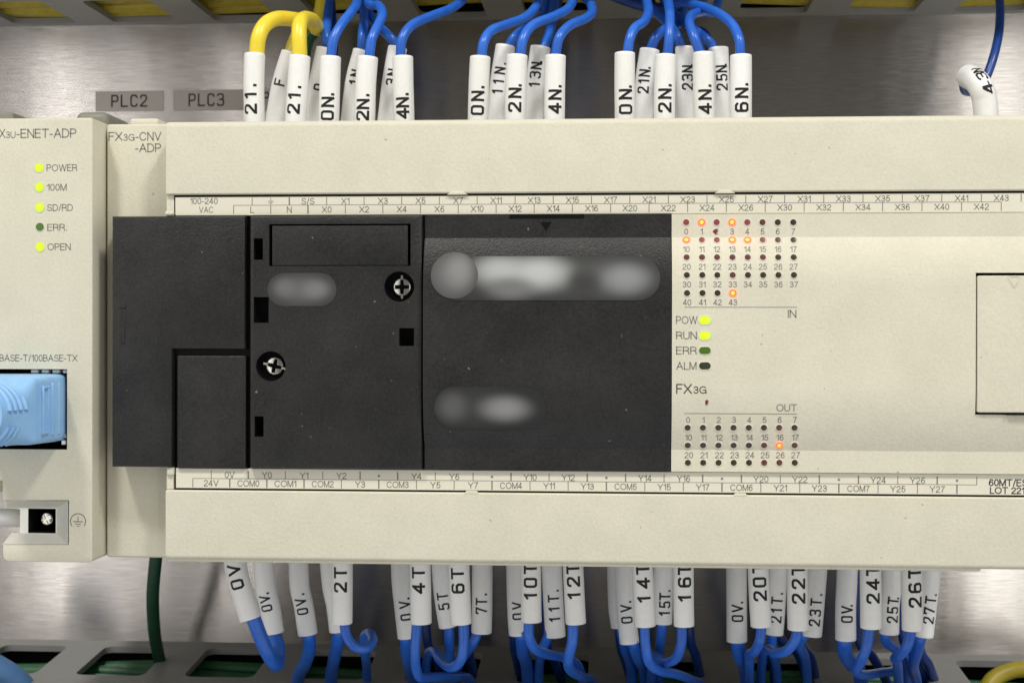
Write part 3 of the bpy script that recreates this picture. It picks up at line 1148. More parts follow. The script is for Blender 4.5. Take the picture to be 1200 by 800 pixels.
for k in range(21):
    x = off_u + k * PI_
    bold = k in (1, 4, 5, 8, 10, 11, 13, 14, 16, 17, 19)
    hw = .13 if bold else tw
    line_job('lower', x - hw, x + hw, rowC[1], rowC[0], 0)
    if k < 20:
        zc = (rowC[0] + rowC[1]) / 2
        if BU[k] == '*':
            dot(x + PI_ / 2, zc, 'lower')
        else:
            cell_text(BU[k], x + PI_ / 2, zc, 7.2, 'lower')
for k in range(21):
    x = off_l + (k - 1) * PI_
    bold = k in (1, 2, 3, 5, 8, 11, 14, 17, 20)
    hw = .13 if bold else tw
    line_job('lower', x - hw, x + hw, rowD[1], rowD[0], 0)
    if k < 20:
        cell_text(BL[k], x + PI_ / 2, (rowD[0] + rowD[1]) / 2, 7.2, 'lower', 26 if BL[k].startswith('COM') else None)
line_job('lower', off_l - PI_, off_u + 20 * PI_, zm_b - .05, zm_b + .05, 0)
for k in (1, 2):
    line_job('lower', off_l + (k - 1) * PI_, off_l + k * PI_, zm_b + .051, zm_b + .09, 0)
type_job('60MT/ES', 1158.5, 564.8, 7.6, 0, 'l', 45, dest='lower_dark')
type_job('LOT 221', 1160, 574, 7.4, 0, 'l', 40, dest='lower_dark')

# ================================================================== CONVERSION ADAPTER
CY_ = 7.0
XE = ax(108.5, 0)                                        # right side of the ethernet adapter
cx0 = XE + .45
ca = thing('conversion_adapter', 'narrow beige adapter between the network adapter and the controller', 'adapter', ((cx0 + XL) / 2, 40, 0))
zc_t, zc_b = az(145.3, CY_, 155), az(653.0, CY_, 155)
cbody = obj('body', box(cx0, XL - .08, CY_, 86, zc_b, zc_t, .5, 3), BEIGE, ca)
obj('top_tab', box(ax(153, 11), ax(187, 11), 10, 20, zc_t - .3, az(139.5, 11, 170), .6, 3), BEIGE, ca)
type_job('FX', 127.2, 159.7, 9.7, CY_, 'l', 17, dest='adapter')
type_job('3G', 144.6, 160.9, 7.6, CY_, 'l', 13.5, dest='adapter')
type_job('-CNV', 158.8, 159.7, 9.7, CY_, 'l', 31, dest='adapter')
type_job('-ADP', 158.5, 173.2, 9.7, CY_, 'l', 31, dest='adapter')
# its black connector cover with the small door
BY = -1.1
kx0, kx1 = ax(130.3, BY), ax(287.6, BY)
kz0, kz1 = az(547.5, BY, 210), az(253, BY, 210)
nx, nz = ax(202, BY), az(409.5, BY, 250)
out = [(kx0, kz0), (nx, kz0), (nx, nz), (kx1, nz), (kx1, kz1), (kx0, kz1)]
kc = obj('connector_cover', plate(out, [], BY, 6.9, .8), BLACK, ca)
obj('cover_backing', box(nx + .05, kx1 - .2, 1.5, 6.8, kz0 + .4, nz - .05), VOID, ca)
dx0, dz1 = ax(207.5, BY + .4), az(416.5, BY + .4, 250)
obj('door', plate(round_rect(dx0, kx1 + .0, az(549.0, BY + .4, 250), dz1, .3, 2), [], BY + .4, 1.4, .3), BLACK, ca)
bm = bmesh.new()
add_box(bm, ax(141.5, BY), ax(146.5, BY), BY - .14, BY + .3, az(404, BY), az(362, BY), .1, 1)
add_box(bm, ax(140.3, BY), ax(147.5, BY), BY - .22, BY + .3, az(361.4, BY), az(358.5, BY), .12, 1)
obj('latch_ridge', bm, BLACK, kc)

# ================================================================== EXPANSION BOARD
EY = -1.8
eb = thing('expansion_board', 'black expansion board with two screws and small square holes beside the centre cover', 'expansion board', (ax(393), 2, 0))
ex0, ex1 = ax(292.2, EY), ax(495, EY)
ez0, ez1 = az(549.3, EY, 390), az(252.6, EY, 390)
hs = []
for x0, x1, y0, y1 in ((297.3, 308, 279, 304.2), (297.3, 314.8, 348, 378.3), (467.8, 485.2, 384.2, 405), (298.3, 309, 488, 512)):
    hs.append(rect_pts(ax(x0, EY), ax(x1, EY), az(y1, EY, 390), az(y0, EY, 390)))
scr = []
for px, py in ((467.8, 335.8), (317.3, 429)):
    c = at(px, py, EY)
    scr.append(c)
    hs.append(circle_pts(c.x, c.z, 3.02, 32))
lx0, lx1, lz0, lz1 = ax(315.3, EY), ax(481, EY), az(311.5, EY, 390), az(262.5, EY, 390)
hs.append(rect_pts(lx0, lx1, lz0, lz1))
bm = plate(rect_pts(ex0, ex1, ez0, ez1), hs, EY, 1.0, .78, hole_mi=1, hole_depth=0.9)
epan = obj('front_panel', bm, [BLACK, VOID], eb)
obj('blank_lid', plate(rect_pts(ax(318.6, EY), ax(477.6, EY), lz0 + .12, az(264.2, EY, 390)), [], EY + .12, .85, .12), BLACK, epan)
for c, ang, dx in ((scr[0], math.radians(90), .25), (scr[1], math.radians(14), .25)):
    bm = bmesh.new()
    R, w, s = 1.95, .33, 1.42
    # domed head with a cross-shaped drive recess
    plus = []
    for q in range(4):
        a = math.pi / 2 * q
        for x, z in ((s, -w), (s, w), (w * 1.25, w * 1.25)):
            plus.append((x * math.cos(a) - z * math.sin(a), x * math.sin(a) + z * math.cos(a)))
    add_plate(bm, circle_pts(0, 0, R, 32), [plus], 0, 1.2, .45, hole_depth=.55, hole_mi=1)
    for sgn in (-1, 1):                                   # the long slot across the head
        add_box(bm, min(sgn * 1.46, sgn * 2.4), max(sgn * 1.46, sgn * 2.4), -.10, .5, -.26, .26, .06, 1)
    bmesh.ops.rotate(bm, verts=bm.verts, cent=(0, 0, 0), matrix=Matrix.Rotation(ang, 3, 'Y'))
    bmesh.ops.translate(bm, verts=bm.verts, vec=(c.x + dx, EY + 2.2, c.z))
    obj('screw', bm, [CHROME, BRASS], eb)


def pill(name, x0, x1, y0, y1, y, blobs, base, label, parent, surf=None, yref=None):
    """an added pill-shaped film standing in for print that is blurred out"""
    m, N, L, p = new_mat(name + '_film', base, 0.55, 0, 0.25)
    g = N.new('ShaderNodeNewGeometry')
    total = None
    rgb = N.new('ShaderNodeRGB'); rgb.outputs[0].default_value = (*base, 1)
    cur = rgb.outputs[0]
    for bx, by, rx, ry, col in blobs:
        c = at(bx, by, y)
        u = .172
        mp = N.new('ShaderNodeVectorMath'); mp.operation = 'SUBTRACT'
        L.new(g.outputs['Position'], mp.inputs[0])
        mp.inputs[1].default_value = (c.x * MM, 0, c.z * MM)
        sc = N.new('ShaderNodeVectorMath'); sc.operation = 'MULTIPLY'
        L.new(mp.outputs[0], sc.inputs[0])
        sc.inputs[1].default_value = (1 / (rx * u * MM), 0, 1 / (ry * u * MM))
        ln = N.new('ShaderNodeVectorMath'); ln.operation = 'LENGTH'
        L.new(sc.outputs[0], ln.inputs[0])
        mr = N.new('ShaderNodeMapRange'); mr.interpolation_type = 'SMOOTHERSTEP'
        mr.inputs[1].default_value = 0.0; mr.inputs[2].default_value = 1.0
        mr.inputs[3].default_value = 1.0; mr.inputs[4].default_value = 0.0
        L.new(ln.outputs['Value'], mr.inputs[0])
        mx = N.new('ShaderNodeMix'); mx.data_type = 'RGBA'
        L.new(mr.outputs[0], mx.inputs[0]); L.new(cur, mx.inputs[6])
        mx.inputs[7].default_value = (*col, 1)
        cur = mx.outputs[2]
    L.new(cur, p.inputs['Base Color'])
    a, b = at(x0, y1, y), at(x1, y0, y)
    r = (b.z - a.z) / 2
    # strips across so that it follows the curved cover
    nz_ = 16
    bm = bmesh.new()
    rows = []
    for k in range(nz_ + 1):
        z = a.z + (b.z - a.z) * (0.5 - 0.5 * math.cos(math.pi * k / nz_))
        h = math.sqrt(max(0, r * r - (z - a.z - r) ** 2))
        yy = (surf(z) if surf else y) - .06
        xa, xb = a.x + r - h, b.x - r + h
        rows.append([bm.verts.new((xa + (xb - xa) * t, yy, z)) for t in (0, .5, 1)])
    for k in range(nz_):
        for t in range(2):
            try:
                bm.faces.new((rows[k][t], rows[k][t + 1], rows[k + 1][t + 1], rows[k + 1][t]))
            except ValueError:
                pass
    bmesh.ops.remove_doubles(bm, verts=bm.verts, dist=.0005)
    bmesh.ops.solidify(bm, geom=bm.faces[:], thickness=.04)
    o = obj(name, bm, m, parent, smooth=False)
    o['label'] = label
    return o


bsurf = lambda z: cover_y(z) - .15  # added patches stand in for the blurred-out print on the covers
pill('blurred_print_patch', 313.5, 394.5, 319.8, 358.6, EY, [(354, 339, 52, 27, (.115, .115, .115)), (334, 337, 22, 18, (.14, .14, .14)), (370, 339, 26, 18, (.17, .17, .17))],
     (.045, .045, .044), 'added grey patch of blurred-out print', epan)
pill('blurred_print_patch', 512, 774, 299.5, 352, -3.2,
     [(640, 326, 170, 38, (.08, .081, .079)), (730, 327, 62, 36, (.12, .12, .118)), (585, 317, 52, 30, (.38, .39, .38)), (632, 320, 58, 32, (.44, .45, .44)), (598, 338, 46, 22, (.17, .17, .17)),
      (733, 327, 42, 26, (.24, .25, .25)), (684, 332, 30, 30, (.045, .045, .044))], (.030, .030, .029), 'added long grey patch of blurred-out print with pale blurs', bcov, bsurf)
pill('blurred_print_patch', 504.5, 560, 295, 350.0, -3.25, [(532, 322, 40, 40, (.16, .16, .158)), (538, 318, 24, 30, (.22, .22, .215))], (.065, .065, .064), 'added round pale patch of blurred-out print', bcov,
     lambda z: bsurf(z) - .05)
pill('blurred_print_patch', 508.5, 640, 453, 502.5, -3.2, [(560, 478, 80, 34, (.045, .045, .045)), (592, 479, 46, 24, (.24, .24, .24)), (530, 477, 28, 28, (.10, .10, .10))],
     (.024, .024, .024), 'added grey patch of blurred-out print low on the cover', bcov, bsurf)

# ================================================================== NETWORK ADAPTER
ea = thing('network_adapter', 'beige network adapter with a blue plug and yellow green lamps', 'adapter', (XE - 15, 40, 0))
ez_t, ez_b = az(138.3, 0, 60), az(658.3, 0, 60)
xl_off = ax(-90, 0)


def A(px, py):
    p = at(px, py, 0)
    return (p.x, p.z)


outl = [(xl_off, ez_t), (XE - .5, ez_t), (XE - .12, ez_t - .12), (XE, ez_t - .5), (XE, ez_b + .8), (XE - .25, ez_b + .25), (XE - .8, ez_b),
        (A(9, 658)[0], ez_b), (A(4.2, 656)[0], A(4, 654.5)[1]), A(3, 650), A(3, 637), A(13, 624.5), A(23.5, 624.5), A(23.5, 594.5), A(8, 586.5), A(2.5, 586.5), A(2.5, 563), (xl_off, A(0, 563)[1])]
sock = rect_pts(ax(-30), ax(78.7), az(526.3, 0, 40), az(432.3, 0, 40))
# the notch: an outer rim in the front face, sloping walls to a smaller inner mouth
rim = [A(23.5, 594.5), A(8.3, 586.4), A(80, 586.4), A(80, 637.5), A(3, 637), A(13, 624.5)]
outl2 = [(xl_off, ez_t), (XE - .5, ez_t), (XE - .12, ez_t - .12), (XE, ez_t - .5), (XE, ez_b + .8), (XE - .25, ez_b + .25), (XE - .8, ez_b),
         (A(9, 658)[0], ez_b), (A(4.2, 656)[0], A(4, 654.5)[1]), A(3, 650), A(3, 637.5), A(80, 637.5), A(80, 586.4), A(3.0, 586.4), A(2.5, 563), (xl_off, A(0, 563)[1])]
bm = bmesh.new()
add_plate(bm, outl2, [sock], 0, 12, .35, hole_mi=1, hole_depth=11.5)
ebody = obj('front_case', bm, [BEIGE, VOID], ea)
obj('rear_case', box(xl_off, XE - .02, 12.02, 86, ez_b + 13, ez_t - .02, .4), BEIGE, ea)
obj('rear_case', box(ax(3), XE - .03, 12.03, 86, ez_b + .02, ez_b + 12.98, .4), BEIGE, ea)
# notch walls
D1 = 1.1


def quadface(bm, pts):
    return bm.faces.new([bm.verts.new(p) for p in pts])


bm = bmesh.new()
f3 = lambda px, py, y: tuple(at(px, py, y))
# front-plane corners and inner mouth corners (at depth D1)
r1, r2, r3, r4 = [(p[0], .0, p[1]) for p in (A(8, 586.6), A(79.9, 586.6), A(79.9, 637.4), A(3, 637.4))]
i1, i2, i3, i4 = f3(24, 595, D1), f3(66, 595, D1), f3(66, 624.5, D1), f3(13, 624.5, D1)
quadface(bm, [r1, r2, i2, f3(8, 595, D1)])               # ceiling slope
quadface(bm, [r2, r3, i3, i2])                           # right slope
quadface(bm, [r3, r4, i4, i3])                           # floor slope
bmesh.ops.solidify(bm, geom=bm.faces[:], thickness=.02)
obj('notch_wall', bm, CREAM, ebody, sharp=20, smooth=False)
hole = rect_pts(*[f for f in (f3(33, 600, D1)[0], f3(65.4, 600, D1)[0], f3(50, 624.3, D1)[2], f3(50, 595.6, D1)[2])])
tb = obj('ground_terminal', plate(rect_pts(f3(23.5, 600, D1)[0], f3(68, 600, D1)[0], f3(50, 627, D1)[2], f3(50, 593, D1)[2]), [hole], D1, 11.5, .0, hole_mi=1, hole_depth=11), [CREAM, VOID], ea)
c = at(54.5, 608, 3.8)
bm = bmesh.new()
plus = []
for q in range(4):
    a = math.pi / 2 * q + .5
    for x, z in ((1.0, -.2), (1.0, .2), (.26, .26)):
        plus.append((x * math.cos(a) - z * math.sin(a), x * math.sin(a) + z * math.cos(a)))
add_plate(bm, circle_pts(0, 0, 1.38, 24), [plus], 0, 2.5, .3, hole_depth=.3)
bmesh.ops.translate(bm, verts=bm.verts, vec=(c.x, 3.8, c.z))
obj('screw', bm, CHROME, tb)
obj('rail_hook', box(ax(87, 14), ax(126, 14), 14, 30, zc_t - 4, az(130.5, 14, 105), 1.6, 4), CLIP, ea)
obj('rail_hook', box(ax(-40, 14), ax(15.5, 14), 14, 30, ez_t - 4, az(131.5, 14, 10), .5, 2), CLIP, ea)
# print
type_job('F', -7.5, 156.3, 10.2, 0, 'l', 6, dest='net')
type_job('X', -1, 156.3, 10.2, 0, 'l', 7.6, dest='net')
type_job('3U', 7, 157.9, 7.6, 0, 'l', 11.5, dest='net')
type_job('-ENET-ADP', 19.3, 156.3, 10.2, 0, 'l', 72, dest='net')
for txt, py, w, k in (('POWER', 196.5, 37, 1), ('100M', 219.4, 24, 1), ('SD/RD', 243.1, 31, 1), ('ERR.', 266.2, 23.5, 0), ('OPEN', 289, 28, 1)):
    type_job(txt, 54.6 + (py - 196) * .012, py, 7.6, 0, 'l', w, dest='net')
type_job('10BASE-T/100BASE-TX', 91, 419.2, 7.6, 0, 'r', 103, dest='net')
LM['n_lit'] = lamp_mesh('status_lamp', .95, [BEIGE, LITG_RIM, LITG_RIM, LITG_CORE], ring=.15, lit=True)
LM['n_err'] = lamp_mesh('status_lamp', .84, [BEIGE, GREEN_DIM], ring=.15)
for px, py, k in ((45.9, 196.5, 'n_lit'), (46.2, 219.2, 'n_lit'), (46.6, 243, 'n_lit'), (46.9, 266, 'n_err'), (47.0, 289.2, 'n_lit')):
    lamp(k, px, py, ebody, 'status_lamp', 'glowing yellow green lamp' if k == 'n_lit' else 'unlit green lamp', surf=False)
# protective earth sign
gc = at(91.5, 610.5, 0)
gvs = []
for k in range(26):
    a = math.radians(-38 + 256 * k / 25)
    gvs.append((math.cos(a), math.sin(a)))
bm = bmesh.new()
r0, r1_ = 1.50, 1.64
for k in range(25):
    (ca0, sa0), (ca1, sa1) = gvs[k], gvs[k + 1]
    quadface(bm, [(gc.x + q * cc, -.03, gc.z + .0 + q * ss) for q, cc, ss in ((r0, ca0, sa0), (r1_, ca0, sa0), (r1_, ca1, sa1), (r0, ca1, sa1))])
for x0, x1, z0, z1 in ((-.06, .06, 0, 1.0), (-1.0, 1.0, -.14, 0), (-.62, .62, -.62, -.5), (-.26, .26, -1.08, -.96)):
    quadface(bm, [(gc.x + x, -.03, gc.z + z) for x, z in ((x0, z0), (x1, z0), (x1, z1), (x0, z1))])
obj('earth_symbol', bm, PRINTD, ebody, smooth=False)

DST = run_type_jobs()
flush_print(DST, 'cover', fcov, PRINT)
flush_print(DST, 'cover_dark', fcov, PRINTD)
flush_print(DST, 'upper', us, PRINT)
flush_print(DST, 'lower', ls, PRINT)
flush_print(DST, 'lower_dark', ls, PRINTD)
flush_print(DST, 'adapter', cbody, PRINT)
flush_print(DST, 'net', ebody, PRINT)

# ================================================================== NETWORK PLUG
np_ = thing('network_cable', 'light blue network plug with ribbed boot in the beige adapter', 'network cable', (ax(31), -5, az(480)))
pcx, pcz = ax(31), az(480.5)
bm = bmesh.new()
# boot: rounded-square collar at the socket lofting to a round neck
secs = [(3.0, 7.9, 6.9, .10), (-1.5, 7.85, 6.9, .10), (-6.5, 7.6, 6.8, .12), (-12.2, 7.15, 6.75, .16), (-12.8, 6.8, 6.6, .25), (-14.4, 6.3, 6.2, .75), (-17, 6.0, 6.0, 1.0), (-21.5, 5.8, 5.8, 1.0)]
NS = 40
rings = []
for y, hx, hz, rd in secs:
    ring = []
    for k in range(NS):
        a = 2 * math.pi * k / NS
        ca_, sa_ = math.cos(a), math.sin(a)
        e = 2 / (2 + 10 * (1 - rd))
        x = math.copysign(abs(ca_) ** e, ca_) * hx
        z = math.copysign(abs(sa_) ** e, sa_) * hz
        ring.append(bm.verts.new((pcx + x + min(0, y + 14) * .24, y, pcz + z + (-.5 if y < -14 else 0))))
    rings.append(ring)
for i in range(len(rings) - 1):
    for k in range(NS):
        bm.faces.new((rings[i][k], rings[i][(k + 1) % NS], rings[i + 1][(k + 1) % NS], rings[i + 1][k]))
bm.faces.new(rings[0])
# hollow neck
ncx = pcx - 7.5 * .24
inner = [bm.verts.new((ncx + (v.co.x - ncx) * .80, v.co.y, pcz - .5 + (v.co.z - pcz + .5) * .80)) for v in rings[-1]]
deep = [bm.verts.new((v.co.x, -18.5, v.co.z)) for v in inner]
for k in range(NS):
    bm.faces.new((rings[-1][k], rings[-1][(k + 1) % NS], inner[(k + 1) % NS], inner[k]))
    f = bm.faces.new((inner[k], inner[(k + 1) % NS], deep[(k + 1) % NS], deep[k])); f.material_index = 1
f = bm.faces.new(deep); f.material_index = 1
bmesh.ops.recalc_face_normals(bm, faces=bm.faces)
boot = obj('boot', bm, [LBLUE, DLBLUE], np_, sharp=40)
for k, yy in enumerate((-15.0, -16.5, -18.0, -19.5)):       # ribs round the neck
    bm = bmesh.new()
    R = 6.25 - .07 * k
    path = [Vector((pcx + (yy + 14) * .24 + R * math.cos(a), yy, pcz - .5 + R * math.sin(a))) for a in [math.radians(-62 + 124 * q / 22) for q in range(23)]]
    path2 = [Vector((pcx + (yy + 14) * .24 + R * math.cos(a), yy, pcz - .5 + R * math.sin(a))) for a in [math.radians(8 + 150 * q / 22) for q in range(23)]]
    add_tube(bm, path2, .62, 10)
    obj('rib', bm, LBLUE, boot)
    bm = bmesh.new()
    path3 = [Vector((pcx + (yy + 14) * .24 + R * math.cos(a), yy, pcz - .5 + R * math.sin(a))) for a in [math.radians(-70 + 48 * q / 14) for q in range(15)]]
    add_tube(bm, path3, .5, 10)
    obj('rib', bm, LBLUE, boot)
xr = pcx + 7.75
for y0, y1 in ((-3.2, -1.9), (-6.3, -5.0)):
    obj('grip_ridge', box(xr - .4, xr + .30, y0, y1, pcz - 5.2, pcz + 5.2, .25, 2), LBLUE, boot)
bm = bmesh.new()
for z0, z1 in ((4.2, 4.7), (-4.7, -4.2)):
    add_box(bm, xr - .5, xr + .12, -10.4, -7.6, pcz + z0, pcz + z1, .1, 1)
for y0, y1 in ((-8.0, -7.5), (-10.6, -10.1)):
    add_box(bm, xr - .5, xr + .1, y0, y1, pcz - 4.8, pcz + 4.8, .1, 1)
obj('grip_frame', bm, LBLUE, boot)
bm = bmesh.new()
for k in range(4):
    x = ax(34 + 12.5 * k)
    add_box(bm, x, x + 1.5, 1.0, 3, pcz + 7.05, pcz + 7.75, .1, 1)
for z in (-7.6, -6.2):
    add_box(bm, pcx + 7.0, pcx + 8.0, .8, 3, pcz + z, pcz + z + .9, .1, 1)
obj('plug_housing', bm, CLEAR, np_)
bm = bmesh.new()
add_tube(bm, catmull([(ncx, -18, pcz - .5), (pcx - 4, -30, pcz - 1), (pcx - 8, -44, pcz - 3), (pcx - 16, -56, pcz - 9), (pcx - 34, -62, pcz - 16), (pcx - 70, -62, pcz - 22)], 8), 2.9, 18)
obj('cable', bm, LBLUE, np_)

# ================================================================== WIRES WITH MARKER TUBES
YF, YB = 22.0, 42.0


def sleeve_mesh(bm, path, R, wall=.32, sides=22):
    """open-ended tube with thickness"""
    fr = frames(path)
    n = len(path)
    prof = []                                             # (index, radius)

    def ring(i, r, shift=0.0):
        t, a, b = fr[i]
        return [bm.verts.new(path[i] + t * shift + a * (r * math.cos(2 * math.pi * k / sides)) + b * (r * math.sin(2 * math.pi * k / sides))) for k in range(sides)]
    seq = [ring(0, R - wall, .8), ring(0, R - wall, .0), ring(0, R - .12, .0), ring(0, R, .14)]
    seq += [ring(i, R) for i in range(1, n - 1)]
    seq += [ring(n - 1, R, -.14), ring(n - 1, R - .12, 0), ring(n - 1, R - wall, 0), ring(n - 1, R - wall, -.9)]
    for q in range(len(seq) - 1):
        for k in range(sides):
            bm.faces.new((seq[q][k], seq[q][(k + 1) % sides], seq[q + 1][(k + 1) % sides], seq[q + 1][k]))


def tube_text(bm, path, R, chars, h, w, th, off, unit_scale=1.0):
    """chars: [(char, z)], reading upwards along the tube; path runs upwards"""
    for ch, zc in chars:
        i = min(range(1, len(path) - 1), key=lambda q: abs(path[q].z - zc))
        # refine between neighbours by arc length
        base_i = i
        hh = h
        for quad in glyph_strips(ch, w, hh, th, .28):
            vs = []
            for v in quad:
                s = v.x + (zc - path[base_i].z)
                j, rem = base_i, s
                while rem > 0 and j < len(path) - 2:
                    L = (path[j + 1] - path[j]).length
                    if rem <= L:
                        break
                    rem -= L; j += 1
                while rem < 0 and j > 0:
                    L = (path[j] - path[j - 1]).length
                    rem += L; j -= 1
                d = (path[min(j + 1, len(path) - 1)] - path[j])
                t = d.normalized() if d.length else Vector((0, 0, 1))
                c = path[j] + t * rem
                nrm = Vector((0, -1, 0)); nrm = (nrm - t * t.dot(nrm)).normalized()
                left = nrm.cross(t)
                if left.x > 0:
                    left = -left
                th_ = v.y / R + off / R
                p = c + (nrm * math.cos(th_) + left * math.sin(th_)) * (R + .035)
                vs.append(bm.verts.new(p))
            bm.faces.new(vs)


def marked_wire(name, label, group, color, wire, rw, tube, Y, text, Rt=2.25, glyph=None, off_px=0.0, lean=0.0, extra=None):
    """wire: [(px, py, depth)] from the tube outwards; tube: [(px, py)] upward; text: [(char, py)]"""
    fr_ = Y == YF
    u = (295.1 + Y) / FPX
    tp = []
    for q in tube:
        tp.append(at(q[0], q[1], q[2] if len(q) > 2 else Y))
    k_ = -1 if wire[0][1] < 390 else 0
    tp[k_].z += random.uniform(-.35, .35)
    Rt *= random.uniform(.97, 1.03)
    path = catmull(tp, 10)
    wp = [at(*p) for p in wire]
    # the conductor runs a little way into the tube
    end = path[-1] if abs(wp[0].z - path[-1].z) < abs(wp[0].z - path[0].z) else path[0]
    inn = path[-4] if end is path[-1] else path[3]
    wp = [inn + Vector((wp[0].x - end.x, 0, 0)) * .6] + wp
    if extra:
        wp += [Vector(p) for p in extra]
    bm = bmesh.new()
    add_tube(bm, catmull(wp, 8), rw, 14)
    w = obj(name, bm, color)
    tag(w, label, 'wire', group)
    bm = bmesh.new()
    sleeve_mesh(bm, path, Rt)
    sl = obj('marker_tube', bm, SLEEVE, w, sharp=60)
    bm = bmesh.new()
    gh, gw, gt = glyph or ((2.5, 2.1, .54) if fr_ else (2.3, 1.5, .41))
    ch = [(c, at(tube[0][0], py, Y).z) for c, py in text]
    tube_text(bm, path, Rt, ch, gh, gw, gt, -off_px * u)
    if len(bm.faces):
        obj('lettering', bm, INK, sl, smooth=False)
    else:
        bm.free()
    return w


GT = 'marked wires above the controller'
GB = 'marked wires below the controller'
zin = zt + 12
zlow = zb - 14


def up(px, y=70, py=15, dz=13):
    p = at(px, py, y)
    return [(p.x, y, zt + dz)]


def dn(px, y=76, py=775, dz=16):
    p = at(px, py, y)
    return [(p.x, y, zb - dz)]


YW = 1.68
# --- above: yellow pair
marked_wire('yellow_wire', 'thick yellow wire in a white tube marked 21, leftmost above the controller', GT, YELLOW,
            [(300.5, 64, YF), (303, 44, YF), (311, 29, 24), (325, 22, 28), (345, 23, 34), (362, 26, 44), (374, 24, 58)], YW,
            [(298, 172), (298, 137), (297.5, 100), (298.5, 65)], YF, [('2', 129.5), ('1', 113), ('.', 97.5)], off_px=-2, extra=up(385, 72))
marked_wire('yellow_wire', 'thick yellow wire in a white tube marked 21, beside the wire marked 0N', GT, YELLOW,
            [(351, 65, YF), (350.5, 45, YF), (351.5, 28, 24), (357, 22, 29), (366, 24, 36), (375, 28, 48)], YW,
            [(345, 172), (346.5, 137), (349, 100), (351.5, 65)], YF, [('2', 129.5), ('1', 114), ('.', 99.5)], off_px=-1, extra=up(390, 68, 12))
marked_wire('yellow_wire', 'wire in a leaning white tube marked F between the two yellow wires', GT, DYELLOW,
            [(342, 60, YB), (350, 40, 46), (362, 25, 54), (375, 15, 62)], YW, [(318, 170), (323, 137), (330, 98), (341, 61)], YB, [('F', 98.5)], off_px=0, extra=up(395, 74, 5))
